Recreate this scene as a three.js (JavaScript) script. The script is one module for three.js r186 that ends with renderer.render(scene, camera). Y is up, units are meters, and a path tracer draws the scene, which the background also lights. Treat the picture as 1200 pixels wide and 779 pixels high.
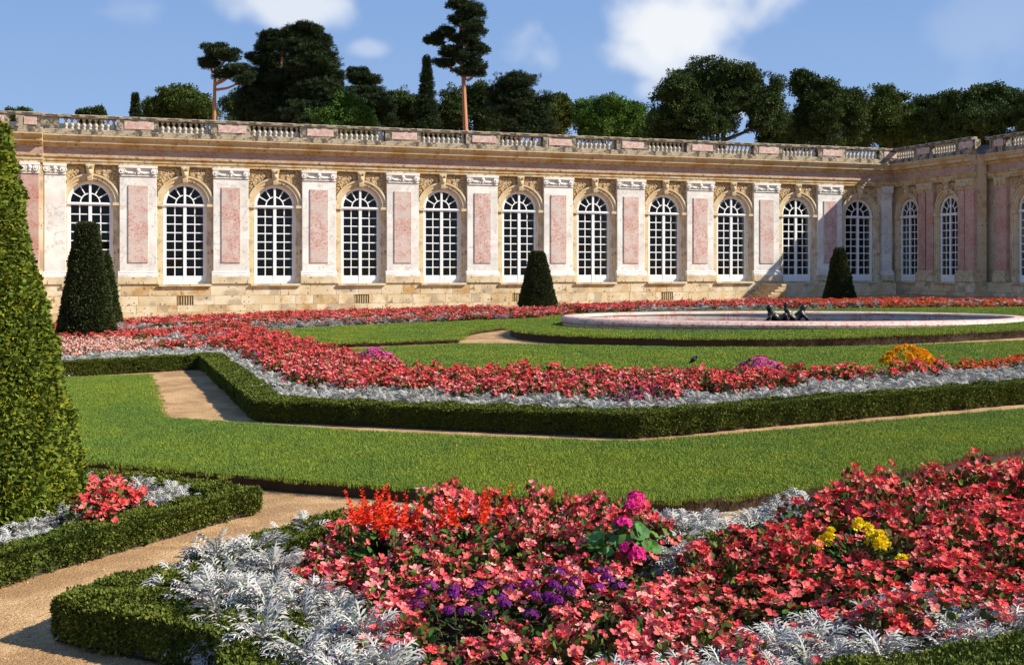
import * as THREE from 'three';
import { mergeGeometries } from 'three/addons/utils/BufferGeometryUtils.js';
import { MarchingCubes } from 'three/addons/objects/MarchingCubes.js';

// ---------------------------------------------------------------- camera, sky, sun, exposure
const scene = new THREE.Scene();
const camera = new THREE.PerspectiveCamera(2 * Math.atan(389.5 / 1300) * 180 / Math.PI, 1200 / 779, 0.1, 4000);
camera.position.set(0, 2.2, 0);
camera.lookAt(0, 2.2, -10);
camera.setViewOffset(1200, 779, 0, 76.5, 1200, 779);   // level camera with a shifted lens: upright walls
const renderer = new THREE.WebGLRenderer();
renderer.toneMapping = THREE.LinearToneMapping;
renderer.toneMappingExposure = 1.85;
renderer.shadowMap.enabled = true;
const SUN = new THREE.Vector3(1, 0.762, 0.17).normalize();
const sun = new THREE.DirectionalLight(new THREE.Color(1, 0.94, 0.84), 4.5);
sun.position.copy(SUN).multiplyScalar(120).add(new THREE.Vector3(0, 0, -30));
sun.target.position.set(0, 0, -30);
sun.shadow.radius = 1;
sun.castShadow = true;
sun.shadow.mapSize.set(4096, 4096);
Object.assign(sun.shadow.camera, { left: -70, right: 70, top: 70, bottom: -70, near: 1, far: 300 });
scene.add(sun, sun.target);

// ---------------------------------------------------------------- helpers
function rng(seed) { let a = seed >>> 0; return () => { a = (a + 0x6D2B79F5) | 0; let t = Math.imul(a ^ (a >>> 15), 1 | a); t = (t + Math.imul(t ^ (t >>> 7), 61 | t)) ^ t; return ((t ^ (t >>> 14)) >>> 0) / 4294967296; }; }
function hash(ix, iy, s) { let h = Math.imul(ix, 374761393) + Math.imul(iy, 668265263) + Math.imul(s, 974634777); h = Math.imul(h ^ (h >>> 13), 1274126177); return ((h ^ (h >>> 16)) >>> 0) / 4294967296; }
const mod = (a, n) => ((a % n) + n) % n;
function vnoise(x, y, s, px, py = px) {             // value noise that repeats after px, py cells
  const x0 = Math.floor(x), y0 = Math.floor(y); let fx = x - x0, fy = y - y0;
  fx = fx * fx * (3 - 2 * fx); fy = fy * fy * (3 - 2 * fy);
  const a = hash(mod(x0, px), mod(y0, py), s), b = hash(mod(x0 + 1, px), mod(y0, py), s), c = hash(mod(x0, px), mod(y0 + 1, py), s), d = hash(mod(x0 + 1, px), mod(y0 + 1, py), s);
  return a + (b - a) * fx + (c - a) * fy + (a - b - c + d) * fx * fy;
}
function fbm(u, v, f, o, s) { let r = 0, w = 0.5, n = 0; for (let i = 0; i < o; i++) { r += w * vnoise(u * f, v * f, s + i, f); n += w; w *= 0.5; f *= 2; } return r / n; }
const mix = (a, b, t) => a + (b - a) * t, mix3 = (a, b, t) => [mix(a[0], b[0], t), mix(a[1], b[1], t), mix(a[2], b[2], t)];
const sst = (a, b, x) => { const t = Math.min(1, Math.max(0, (x - a) / (b - a))); return t * t * (3 - 2 * t); };
function texture(n, fn, tile, data) {               // fn(u, v) -> sRGB 0..255; tile: metres per repeat
  const d = new Uint8Array(n * n * 4);
  for (let y = 0; y < n; y++) for (let x = 0; x < n; x++) { const c = fn(x / n, y / n), i = (y * n + x) * 4; for (let k = 0; k < 3; k++) d[i + k] = Math.max(0, Math.min(255, c[k])); d[i + 3] = 255; }
  const t = new THREE.DataTexture(d, n, n, THREE.RGBAFormat);
  t.wrapS = t.wrapT = THREE.RepeatWrapping; t.magFilter = THREE.LinearFilter; t.minFilter = THREE.LinearMipmapLinearFilter; t.generateMipmaps = true;
  if (!data) t.colorSpace = THREE.SRGBColorSpace;
  t.repeat.set(1 / tile, 1 / tile); t.needsUpdate = true; return t;
}
const M = (o) => new THREE.MeshStandardMaterial({ roughness: 0.9, metalness: 0, ...o });
const lin = (r, g, b) => new THREE.Color().setRGB(r, g, b);
const taken = new Map();
function numbered(n) { const k = taken.get(n) ?? 0; taken.set(n, k + 1); return k ? n + '_' + String(k).padStart(3, '0') : n; }
function tag(o, label, category, group, kind) { o.userData.label = label; o.userData.category = category; if (group) o.userData.group = group; if (kind) o.userData.kind = kind; return o; }
function shade(o) { o.castShadow = true; o.receiveShadow = true; return o; }
function mesh(name, geo, mat, parent) { const m = shade(new THREE.Mesh(geo, mat)); m.name = parent ? name : numbered(name); (parent || scene).add(m); return m; }
function grp(name, parent) { const g = new THREE.Group(); g.name = parent ? name : numbered(name); (parent || scene).add(g); return g; }
function copyOf(o) { const c = o.clone(); c.name = numbered(o.name.replace(/_\d\d\d$/, '')); c.userData = { ...o.userData }; scene.add(c); return c; }
function inst(name, geo, mat, list, parent, colours) {
  const m = shade(new THREE.InstancedMesh(geo, mat, list.length)); m.name = parent ? name : numbered(name);
  list.forEach((x, i) => m.setMatrixAt(i, x)); if (colours) colours.forEach((c, i) => m.setColorAt(i, c));
  m.userData.kind = 'stuff'; (parent || scene).add(m); return m;
}
function metric(geo, du = 0, dv = 0) {              // uv in metres, laid on by the way each face points
  const g = geo.index ? geo.toNonIndexed() : geo, p = g.attributes.position, n = g.attributes.normal, uv = new Float32Array(p.count * 2);
  for (let i = 0; i < p.count; i += 3) {
    let nx = 0, ny = 0, nz = 0; for (let k = 0; k < 3; k++) { nx += n.getX(i + k); ny += n.getY(i + k); nz += n.getZ(i + k); }
    nx = Math.abs(nx); ny = Math.abs(ny); nz = Math.abs(nz);
    for (let k = 0; k < 3; k++) { const x = p.getX(i + k), y = p.getY(i + k), z = p.getZ(i + k); const [a, b] = nz >= nx && nz >= ny ? [x, y] : ny >= nx ? [x, z] : [z, y]; uv[(i + k) * 2] = a + du; uv[(i + k) * 2 + 1] = b + dv; }
  }
  g.setAttribute('uv', new THREE.BufferAttribute(uv, 2)); return g;
}
function box(x0, x1, y0, y1, z0, z1) { const g = new THREE.BoxGeometry(x1 - x0, y1 - y0, z1 - z0); g.translate((x0 + x1) / 2, (y0 + y1) / 2, (z0 + z1) / 2); return g.toNonIndexed(); }
function chamfer(x0, x1, y0, y1, z0, z1, c) {       // box whose front edges (+z) are chamfered
  const s = new THREE.Shape([new THREE.Vector2(x0 + c, y0 + c), new THREE.Vector2(x1 - c, y0 + c), new THREE.Vector2(x1 - c, y1 - c), new THREE.Vector2(x0 + c, y1 - c)]);
  const g = new THREE.ExtrudeGeometry(s, { depth: z1 - z0 - c, bevelEnabled: true, bevelThickness: c, bevelSize: c, bevelSegments: 1 }); g.translate(0, 0, z0); return flat(g);
}
const flat = (g) => { const r = g.index ? g.toNonIndexed() : g; r.deleteAttribute('normal'); r.computeVertexNormals(); for (const k of Object.keys(r.attributes)) if (!['position', 'normal', 'uv'].includes(k)) r.deleteAttribute(k); return r; };
const join = (list, du, dv) => metric(mergeGeometries(list.map((g) => { const r = g.index ? g.toNonIndexed() : g; for (const k of Object.keys(r.attributes)) if (!['position', 'normal'].includes(k)) r.deleteAttribute(k); return r; })), du, dv);
function profileRun(points, x0, x1) {               // [z, y] moulding profile swept along x
  const s = new THREE.Shape(points.map(([z, y]) => new THREE.Vector2(z, y)));
  const g = new THREE.ExtrudeGeometry(s, { depth: x1 - x0, bevelEnabled: false });
  g.rotateY(-Math.PI / 2); g.translate(x1, 0, 0); g.scale(1, 1, 1); return flat(g);
}
class Leafy {                                        // loose faces with a colour each
  constructor() { this.p = []; this.c = []; }
  tri(a, b, c, col) { this.p.push(...a, ...b, ...c); for (let i = 0; i < 3; i++) this.c.push(...col); }
  fan(pts, col) { for (let i = 1; i < pts.length - 1; i++) this.tri(pts[0], pts[i], pts[i + 1], col); }
  build() { const g = new THREE.BufferGeometry(); g.setAttribute('position', new THREE.Float32BufferAttribute(this.p, 3)); g.setAttribute('color', new THREE.Float32BufferAttribute(this.c, 3)); g.computeVertexNormals(); return g; }
}
const V = (x, y, z) => new THREE.Vector3(x, y, z);
function frame(n) { n = n.clone().normalize(); const t = Math.abs(n.y) < 0.9 ? V(0, 1, 0) : V(1, 0, 0); const a = t.cross(n).normalize(); return [a, n.clone().cross(a), n]; }
// ground: a very slightly tilted plane
const gy = (x, z) => -0.2 + 0.0158 * x - 0.01 * z;
const inPoly = (x, z, P) => { let r = false; for (let i = 0, j = P.length - 1; i < P.length; j = i++) { const [a, b] = P[i], [c, d] = P[j]; if ((b > z) !== (d > z) && x < (c - a) * (z - b) / (d - b) + a) r = !r; } return r; };
function scatter(P, step, seed, jitter = 0.5) {      // jittered points inside an outline
  const R = rng(seed), xs = P.map((p) => p[0]), zs = P.map((p) => p[1]), out = [];
  let row = 0;
  for (let z = Math.min(...zs); z < Math.max(...zs); z += step * 0.87, row++) for (let x = Math.min(...xs) - (row % 2) * step / 2; x < Math.max(...xs) + step; x += step) {
    const a = x + (R() - 0.5) * 2 * jitter * step, b = z + (R() - 0.5) * 2 * jitter * step; if (inPoly(a, b, P)) out.push([a, b]);
  }
  return out;
}
function offsetLine(L, d) {                          // polyline shifted sideways, mitred
  return L.map((p, i) => { const a = L[Math.max(0, i - 1)], b = L[i], c = L[Math.min(L.length - 1, i + 1)];
    const n1 = i ? [-(b[1] - a[1]), b[0] - a[0]] : null, n2 = i < L.length - 1 ? [-(c[1] - b[1]), c[0] - b[0]] : null;
    const u = (n) => { const l = Math.hypot(...n); return [n[0] / l, n[1] / l]; };
    const A = n1 ? u(n1) : u(n2), B = n2 ? u(n2) : A, m = [A[0] + B[0], A[1] + B[1]], k = d * 2 / (m[0] * m[0] + m[1] * m[1]); return [b[0] + m[0] * k, b[1] + m[1] * k]; });
}
const PLAN = {"lawnB":[[-9.664,-21.661],[-7.324,-22.246],[-6.024,-18.601],[-5.104,-16.067],[-3.521,-15.258],[-2.01,-14.518],[-0.427,-13.891],[1.034,-13.437],[1.647,-13.38],[2.639,-13.725],[4.442,-14.436],[7.182,-15.561],[10.385,-16.875],[10.565,-15.261],[7.658,-13.826],[5.884,-12.749],[4.077,-11.521],[2.967,-10.712],[2.229,-10.348],[1.484,-10.151],[0.787,-10.236],[-0.326,-10.61],[-1.722,-11.192],[-3.186,-11.834],[-4.961,-12.722],[-7.869,-14.207]],"lawnD":[[-4.339,-27.787],[-3.064,-28.448],[-1.235,-29.184],[0.877,-28.49],[4.145,-26.945],[7.103,-26.382],[9.823,-26.604],[12.627,-27.358],[17.958,-29.182],[13.391,-21.761],[9.248,-20.037],[4.813,-17.879],[1.938,-16.792],[0.0,-18.153],[-1.664,-21.638],[-3.171,-25.292]],"lawnF":[[-7.964,-35.949],[-4.649,-37.771],[1.247,-40.529],[2.151,-41.124],[1.19,-38.678],[0.141,-36.784],[-1.062,-34.518],[-1.484,-33.272],[-1.496,-30.874],[-3.264,-30.31],[-5.159,-29.805]],"lawnE":[[-0.052,-33.66],[0.148,-32.101],[0.94,-30.545],[2.255,-29.309],[4.328,-28.133],[6.393,-27.702],[8.559,-27.816],[10.956,-28.486],[13.682,-29.643],[19.856,-32.265],[23.739,-38.576],[18.597,-40.293],[12.695,-41.258],[6.362,-41.353],[2.832,-40.903],[1.511,-39.291],[0.427,-37.029]],"hedgeC_front":[[-11.059,-22.464],[-6.885,-24.522],[-3.83,-16.488],[1.66,-14.386],[7.848,-17.005],[11.648,-18.466]],"hedgeS_left":[[-11.808,-36.549],[-8.806,-38.16],[-4.925,-40.014],[0.0,-42.162],[2.412,-43.553]],"hedgeS_right":[[2.78,-44.071],[6.842,-44.47],[13.652,-44.369],[20.006,-43.345],[26.081,-41.349]],"hedgeArm":[[-10.652,-30.772],[-8.905,-31.456],[-8.193,-32.081]],"hedgeL":[[-3.984,-7.848],[-3.575,-8.608],[-3.051,-9.444],[-2.398,-10.494]],"hedgeL_back":[[-2.398,-10.494],[-3.039,-10.974],[-3.958,-11.433],[-5.107,-11.856]],"bedA_left":[[-1.771,-9.283],[-2.073,-8.985],[-2.629,-8.138],[-2.9,-7.034]],"bedA_front":[[-2.9,-7.034],[-1.572,-6.157]],"pt":{"T1":[-4.933,-10.004],"T2":[-12.725,-33.151],"T2b":[-14.391,-38.814],"T3":[1.191,-51.592],"T4":[15.871,-53.731],"basin_near":[7.677,-30.708],"basin_l":[1.617,-36.241],"basin_r":[14.808,-32.353],"bird":[3.741,-22.938],"mari":[7.258,-20.292],"mag1":[4.4,-19.725],"mag2":[-2.842,-23.094],"salvia1":[-0.927,-8.032],"salvia2":[-0.345,-8.148],"geran":[0.8,-7.704],"helio":[0.025,-6.63],"helio2":[-0.304,-6.581],"helio3":[0.389,-6.747],"mariy":[2.384,-7.652],"steps":[13.361,-59.282],"redL":[-4.035,-11.044]},"zoneA_pink":[[-1.586,-7.416],[-1.589,-8.1],[-1.245,-8.992],[-0.595,-9.675],[0.0,-9.559],[0.705,-9.168],[1.136,-8.589],[1.108,-7.58],[1.457,-8.237],[1.969,-8.532],[2.565,-9.263],[3.004,-9.763],[4.849,-10.506],[6.045,-10.765],[3.93,-6.998],[3.042,-6.591],[2.232,-6.307],[1.364,-5.913],[0.684,-5.561],[0.0,-5.306],[-0.522,-5.221],[-0.777,-5.945],[-1.138,-6.727]],"zoneA_silver_left":[[-2.382,-7.305],[-2.339,-7.899],[-1.943,-8.421],[-1.718,-9.004],[-1.486,-9.288],[-1.658,-8.455],[-1.657,-7.75],[-1.191,-7.039],[-0.805,-6.23],[-0.548,-5.48],[-1.079,-5.501],[-1.428,-6.19],[-1.865,-6.733]],"zoneA_silver_front":[[-0.553,-5.535],[0.0,-5.682],[0.737,-5.984],[1.47,-6.369],[2.394,-6.767],[3.249,-7.04],[4.222,-7.519],[3.761,-6.697],[2.862,-6.201],[2.021,-5.838],[1.641,-5.613],[0.655,-5.325],[-0.517,-5.171]],"zoneA_silver_back":[[1.157,-9.397],[1.423,-9.249],[1.914,-9.215],[2.665,-9.623],[2.934,-10.037],[2.557,-9.233],[2.027,-8.785],[1.502,-8.488],[1.194,-7.957],[1.142,-8.731]],"zoneL_silver":[[-4.204,-8.28],[-3.704,-8.916],[-3.407,-9.424],[-2.875,-10.266],[-3.364,-10.932],[-4.551,-11.647],[-4.617,-11.115],[-4.9,-9.652]],"zoneL_red":[[-4.14,-10.596],[-3.968,-10.746],[-3.358,-10.036],[-3.293,-9.513],[-3.471,-9.208],[-3.664,-9.377]],"zoneC_silver":[[-12.046,-24.468],[-10.658,-25.658],[-9.215,-27.226],[-7.975,-28.798],[-7.249,-28.386],[-5.611,-23.994],[-4.191,-20.179],[-3.237,-19.127],[-1.389,-18.053],[0.535,-17.372],[1.96,-16.986],[3.417,-17.769],[5.893,-19.153],[9.672,-20.955],[14.672,-23.26],[12.89,-20.435],[8.436,-18.277],[5.197,-16.891],[3.04,-15.805],[1.761,-15.264],[0.0,-15.978],[-1.957,-16.96],[-4.068,-17.626],[-4.96,-20.149],[-6.728,-24.779],[-9.7,-23.353],[-11.096,-22.54]],"zoneC_pink":[[-13.191,-26.794],[-12.675,-30.514],[-10.887,-30.767],[-9.447,-29.24],[-8.034,-28.383],[-7.555,-30.693],[-7.698,-33.583],[-4.722,-26.924],[-3.824,-24.854],[-2.86,-23.24],[-1.586,-20.616],[0.315,-20.478],[2.127,-19.752],[3.289,-19.434],[5.23,-19.426],[6.555,-19.368],[9.884,-21.415],[15.52,-24.604],[14.237,-22.57],[9.44,-20.453],[5.741,-18.658],[3.324,-17.284],[1.905,-16.508],[0.0,-17.17],[-2.105,-18.245],[-3.826,-19.504],[-5.466,-23.686],[-6.97,-27.627],[-8.876,-27.475],[-10.752,-25.885],[-12.231,-24.843]],"zoneC_pale":[[-11.765,-28.324],[-10.43,-29.477],[-9.684,-29.622],[-8.859,-27.75],[-9.314,-26.321],[-10.638,-26.094]],"zoneArm_pink":[[-16.413,-33.338],[-14.27,-34.353],[-12.116,-34.24],[-10.814,-35.144],[-8.905,-37.345],[-7.753,-33.596],[-7.805,-30.748],[-9.58,-31.136],[-11.401,-31.534],[-12.965,-31.211],[-14.952,-30.371]],"zoneArm_silver":[[-10.54,-31.716],[-9.182,-32.26],[-7.785,-32.127],[-7.875,-30.834],[-9.593,-30.418]],"zoneS_left":[[-18.285,-38.341],[-16.092,-38.741],[-14.476,-40.91],[-11.766,-43.701],[-7.078,-46.006],[-2.17,-47.027],[0.0,-46.667],[2.067,-44.792],[2.252,-40.663],[0.0,-39.854],[-4.768,-38.739],[-8.6,-37.265],[-11.861,-36.711],[-14.83,-35.701]],"zoneS_right":[[2.031,-48.005],[7.479,-48.611],[11.509,-49.872],[15.184,-49.349],[21.363,-46.287],[27.352,-43.364],[25.34,-40.173],[19.541,-42.339],[13.588,-44.16],[6.757,-43.919],[2.957,-42.708]],"zoneSs_left":[[-15.335,-36.918],[-12.425,-38.459],[-9.009,-39.039],[-4.995,-40.583],[0.0,-41.752],[2.118,-42.353],[2.15,-41.107],[0.0,-40.282],[-4.759,-38.663],[-8.543,-37.018],[-11.643,-36.036]],"zoneSs_right":[[3.098,-44.742],[6.966,-45.282],[14.121,-45.892],[20.314,-44.014],[26.353,-41.779],[25.605,-40.593],[19.707,-42.699],[13.576,-44.122],[6.701,-43.558],[2.981,-43.058]],"trees":[{"kind":"conifer","name":"poplar_tree","label":"small narrow dark conical tree rising alone past the rounded bush","tone":0,"x":-36.72,"z":-108,"lobes":[[0.0,17.57,0.75,1.66]]},{"kind":"broad","name":"broadleaf_tree","label":"low rounded olive-green tree at the foot of the red-trunked pine","tone":1,"x":-27.14,"z":-90,"lobes":[[-1.25,15.01,1.8,1.25],[0.48,15.84,1.66,1.25],[1.66,15.15,1.52,1.38]]},{"kind":"pine","name":"pine_tree","label":"pine with bare reddish trunk and flat lopsided crown over the balustrade","tone":9,"x":-22.08,"z":-82,"lobes":[[0.13,18.28,0.88,0.63],[1.14,17.78,1.01,0.57],[-0.25,17.28,0.69,0.44],[1.64,16.77,0.95,0.57],[2.27,16.01,0.63,0.44],[0.76,16.39,0.57,0.32]]},{"kind":"pine","name":"pine_tree","label":"dense dark pine with broad dome sharing one clump with a taller pine","tone":0,"x":-18.52,"z":-86,"lobes":[[-0.13,19.86,0.99,0.73],[0.79,20.0,0.79,0.6],[-0.93,18.54,1.06,0.86],[0.4,18.14,1.46,1.19],[-1.19,16.82,1.19,0.99],[0.53,16.29,1.98,1.46],[-1.32,14.97,1.72,1.32],[0.66,14.44,1.98,1.32]]},{"kind":"pine","name":"pine_tree","label":"tallest dense dark pine of the thick clump, rounded top","tone":0,"x":-15.38,"z":-84,"lobes":[[-1.03,19.58,0.9,0.78],[0.0,19.97,1.16,0.71],[0.78,19.32,1.03,0.78],[-0.26,18.55,1.55,1.03],[1.16,17.77,1.42,0.9],[0.0,16.74,1.81,1.29],[1.68,16.22,1.16,1.03],[0.65,15.06,1.94,1.42],[-0.65,14.15,1.81,1.29],[1.94,14.41,1.03,1.03]]},{"kind":"broad","name":"broadleaf_tree","label":"bright green leafy tree tucked beneath the dark pine clump","tone":3,"x":-11.82,"z":-80,"lobes":[[0.0,13.83,1.11,1.11],[-0.49,12.85,1.72,0.86],[1.05,12.97,0.98,0.86]]},{"kind":"pine","name":"pine_tree","label":"slim dark pine with small rounded head beside the bright green tree","tone":0,"x":-12.31,"z":-92,"lobes":[[-0.42,18.12,0.92,0.71],[0.28,17.7,0.99,0.71],[0.14,16.57,1.42,0.99],[0.99,15.58,1.56,1.13]]},{"kind":"broad","name":"broadleaf_tree","label":"low dark tree filling the dip between slim pine and ragged spruce","tone":0,"x":-9.94,"z":-95,"lobes":[[-0.66,16.01,1.61,1.1],[0.73,16.3,1.46,1.1],[1.75,15.43,1.32,1.17]]},{"kind":"conifer","name":"spruce_tree","label":"ragged dark spruce with thin pointed top beside the tall pine","tone":0,"x":-6.92,"z":-90,"lobes":[[0.0,16.12,1.66,3.32]]},{"kind":"tallpine","name":"pine_tree","label":"very tall pine with long bare orange trunk standing high above all others","tone":0,"x":-3.24,"z":-78,"lobes":[[-0.48,20.68,0.84,0.48],[0.36,20.14,0.96,0.48],[-0.36,19.54,0.96,0.42],[0.6,18.94,0.96,0.54],[-1.56,18.7,0.78,0.36],[-2.16,18.1,0.54,0.3],[-0.06,18.22,0.96,0.48],[0.84,17.62,0.72,0.48],[-1.08,17.26,0.84,0.42],[0.12,16.9,0.9,0.48],[-1.56,16.54,0.6,0.3],[0.72,16.06,0.66,0.54],[-0.18,15.94,0.54,0.36]]},{"kind":"broad","name":"broadleaf_tree","label":"dark spreading tree behind the long bare pine trunk","tone":0,"x":-3.39,"z":-98,"lobes":[[-2.04,16.3,1.81,1.66],[0.38,17.05,1.66,1.36],[1.28,15.84,1.66,1.36]]},{"kind":"pine","name":"pine_tree","label":"dome-topped dark pine, first beyond the very tall pine","tone":0,"x":0.54,"z":-88,"lobes":[[-0.14,16.89,1.62,0.95],[-0.68,15.4,2.03,1.35],[1.08,14.86,1.9,1.35]]},{"kind":"broad","name":"broadleaf_tree","label":"olive-brown rounded tree between dome-topped pine and pale green tree","tone":2,"x":4.06,"z":-96,"lobes":[[0.0,16.16,1.77,1.26],[-1.11,15.27,1.77,1.03]]},{"kind":"broad","name":"broadleaf_tree","label":"pale green feathery tree next to the great chestnut","tone":3,"x":7.93,"z":-92,"lobes":[[-0.5,15.29,2.12,1.06],[1.42,14.87,1.98,1.06],[-1.56,14.3,1.84,0.85]]},{"kind":"broad","name":"chestnut_tree","label":"great round dark chestnut tree, widest crown behind the gallery","tone":0,"x":15.64,"z":-84,"lobes":[[-1.42,16.48,2.07,1.42],[1.16,16.61,2.2,1.29],[-3.36,15.19,1.94,1.68],[-0.13,14.54,3.1,2.07],[3.42,15.19,1.68,1.55],[4.07,13.51,1.55,1.42],[-3.68,13.06,1.68,1.16]]},{"kind":"broad","name":"broadleaf_tree","label":"dark tree with one leaning narrow head beside the great chestnut","tone":0,"x":23.95,"z":-86,"lobes":[[-1.19,16.69,0.93,0.86],[-0.46,15.63,1.46,1.19],[1.19,14.84,1.85,1.32],[-0.46,13.51,1.85,1.46],[2.51,13.98,1.32,1.19]]},{"kind":"broad","name":"broadleaf_tree","label":"rounded mid-green tree between the leaning-headed tree and the corner","tone":1,"x":30.81,"z":-90,"lobes":[[-0.21,15.84,1.52,0.97],[-1.04,14.32,1.8,1.52],[1.18,14.32,1.66,1.38]]},{"kind":"broad","name":"broadleaf_tree","label":"low dark tree just behind the building corner","tone":0,"x":35.82,"z":-96,"lobes":[[0.0,15.42,1.77,1.33],[-0.22,14.24,2.07,1.18]]},{"kind":"broad","name":"broadleaf_tree","label":"wide dark tree rising over the side wing balustrade","tone":0,"x":36.89,"z":-88,"lobes":[[-1.69,14.99,2.03,1.08],[0.68,15.54,2.17,1.02],[-0.34,13.78,3.11,1.35],[3.05,15.13,1.76,1.08]]},{"kind":"broad","name":"broadleaf_tree","label":"loose olive tree at the far end of the side wing","tone":1,"x":40.32,"z":-84,"lobes":[[-0.13,14.15,1.68,1.42],[0.71,12.73,1.94,1.29]]},{"kind":"broad","name":"broadleaf_tree","label":"small dark treetop peeping over the balustrade above the pink marble pilaster","tone":0,"x":-42.83,"z":-96,"lobes":[[0.15,15.27,1.03,0.66],[-0.74,14.83,0.89,0.59]]},{"kind":"broad","name":"broadleaf_tree","label":"tiny pair of treetops peeping over the balustrade beside the first window","tone":0,"x":-38.0,"z":-100,"lobes":[[-0.46,15.97,0.69,0.54],[0.46,16.05,0.62,0.54]]},{"kind":"broad","name":"broadleaf_tree","label":"dark tree filling behind the thick pine clump","tone":0,"x":-20.4,"z":-104,"lobes":[[-5.2,17.0,2.08,1.76],[4.0,16.68,2.08,1.6],[0.0,17.0,3.2,2.08]]},{"kind":"broad","name":"broadleaf_tree","label":"deep shaded tree behind the dome-topped pine","tone":0,"x":0.96,"z":-104,"lobes":[[1.44,16.52,3.2,1.28],[-1.76,16.04,2.72,1.12],[-9.76,16.04,2.72,1.12]]},{"kind":"broad","name":"broadleaf_tree","label":"shadowy tree behind the gap before the great chestnut","tone":0,"x":12.46,"z":-100,"lobes":[[0.23,15.05,1.85,1.23],[-1.08,14.74,1.69,0.77]]},{"kind":"broad","name":"broadleaf_tree","label":"shadowy tree behind the gap after the great chestnut","tone":0,"x":25.89,"z":-102,"lobes":[[-0.39,14.99,1.88,1.57],[6.28,15.77,2.2,1.57]]},{"kind":"broad","name":"broadleaf_tree","label":"shadowy tree closing the view behind the building corner","tone":0,"x":38.4,"z":-104,"lobes":[[-1.6,15.24,2.72,1.28],[2.0,15.56,2.4,1.44]]}],"clouds":[[0.1376,0.2087,0.075,0.032,0.95],[0.1187,0.1894,0.065,0.022,0.8],[-0.2048,0.2272,0.045,0.017,0.75],[-0.1285,0.1929,0.015,0.006,0.35],[0.4067,0.2007,0.06,0.04,0.14],[-0.3937,0.212,0.05,0.012,0.3],[0.1225,0.1575,0.02,0.012,0.45]]};
const PT = PLAN.pt;

// ---------------------------------------------------------------- sky: blue air and fair-weather clouds
{
  const W = 3072, H = 1536, d = new Float32Array(W * H * 4), C = PLAN.clouds.map((c) => [...c]), R = rng(77);
  for (let i = 0; i < 46; i++) { const az = R() * 2 * Math.PI - Math.PI; const s = 0.03 + R() * 0.07, e = 0.16 + R() * 0.75; if (Math.abs(az) < 0.62 && e < 0.36) continue; C.push([az, e, s * 1.5, s * 0.6, 0.4 + R() * 0.6]); }
  for (let y = 0; y < H; y++) {
    const el = (0.5 - (H - 1 - y + 0.5) / H) * Math.PI, near = C.filter((c) => Math.abs(el - c[1]) < c[3] * 2.8);
    const t = Math.pow(Math.max(0, Math.sin(el)), 0.5), air = el < 0 ? [0.15, 0.17, 0.17] : mix3([0.27, 0.375, 0.51], [0.035, 0.112, 0.32], Math.min(1, t * 1.22));
    for (let x = 0; x < W; x++) {
      const az = ((x + 0.5) / W - 0.5) * 2 * Math.PI + Math.PI / 2; let cl = 0;
      if (near.length) for (const c of near) {
        const da = mod(az - c[0] + Math.PI, 2 * Math.PI) - Math.PI, q = (da / c[2]) ** 2 + ((el - c[1]) / c[3]) ** 2; if (q > 7) continue;
        const n = fbm(az / 6.2832, el / 6.2832, 96, 5, 9) - 0.5 + (fbm(az / 6.2832, el / 6.2832, 32, 3, 31) - 0.5) * 0.8;
        cl = Math.max(cl, c[4] * sst(0.05, 1.05, 1.1 - Math.sqrt(q) * 0.75 + n * 2.3));
      }
      const veil = el > 0 ? 0.12 * sst(0.5, 0.8, fbm(az / 6.2832, el / 3.1416, 10, 5, 51)) : 0;
      const k = Math.min(1, cl * 0.9 + veil), i = (y * W + x) * 4, c = mix3(air, [0.54, 0.545, 0.545], k);
      d[i] = c[0]; d[i + 1] = c[1]; d[i + 2] = c[2]; d[i + 3] = 1;
    }
  }
  const t = new THREE.DataTexture(d, W, H, THREE.RGBAFormat, THREE.FloatType); t.mapping = THREE.EquirectangularReflectionMapping; t.magFilter = THREE.LinearFilter; t.needsUpdate = true;
  scene.background = t; scene.environment = t;
}

// ---------------------------------------------------------------- surface textures and materials
const speck = (u, v, n, s) => hash(Math.floor(u * n), Math.floor(v * n), s);
const limestoneMap = (seed, warm) => texture(512, (u, v) => {
  const a = fbm(u, v, 4, 5, seed), b = fbm(u, v, 10, 4, seed + 20), g = speck(u, v, 512, seed);
  let c = mix3([202, 184, 148], [218, 205, 176], sst(0.3, 0.7, a)); c = mix3(c, [192, 160, 108], sst(0.5, 0.72, b) * warm); c = mix3(c, [150, 132, 108], sst(0.56, 0.75, fbm(u, v, 6, 5, seed + 40)) * 0.55);
  const pit = sst(0.76, 0.8, fbm(u, v, 40, 2, seed + 60)) * 0.6; c = mix3(c, [95, 78, 58], pit); const k = 0.94 + g * 0.1; return c.map((x) => x * k);
}, 4);
const pinkMap = texture(512, (u, v) => {
  const w = fbm(u, v, 5, 4, 101), a = fbm(u + w * 0.12, v + w * 0.06, 9, 5, 103), b = fbm(u, v, 40, 3, 107), vein = Math.abs(fbm(u + w * 0.1, v * 1, 8, 5, 111) - 0.5), cloud = fbm(u, v, 4, 4, 119);
  let c = mix3([204, 170, 158], [218, 196, 186], sst(0.35, 0.65, a)); c = mix3(c, [206, 196, 188], sst(0.45, 0.7, cloud) * 0.75); c = mix3(c, [224, 210, 200], sst(0.56, 0.72, b) * 0.6); c = mix3(c, [176, 108, 98], sst(0.56, 0.72, fbm(u, v, 44, 3, 117)) * sst(0.65, 0.35, cloud) * 0.75); c = mix3(c, [228, 216, 206], sst(0.03, 0.0, vein) * 0.5); return c;
}, 2.2);
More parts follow.
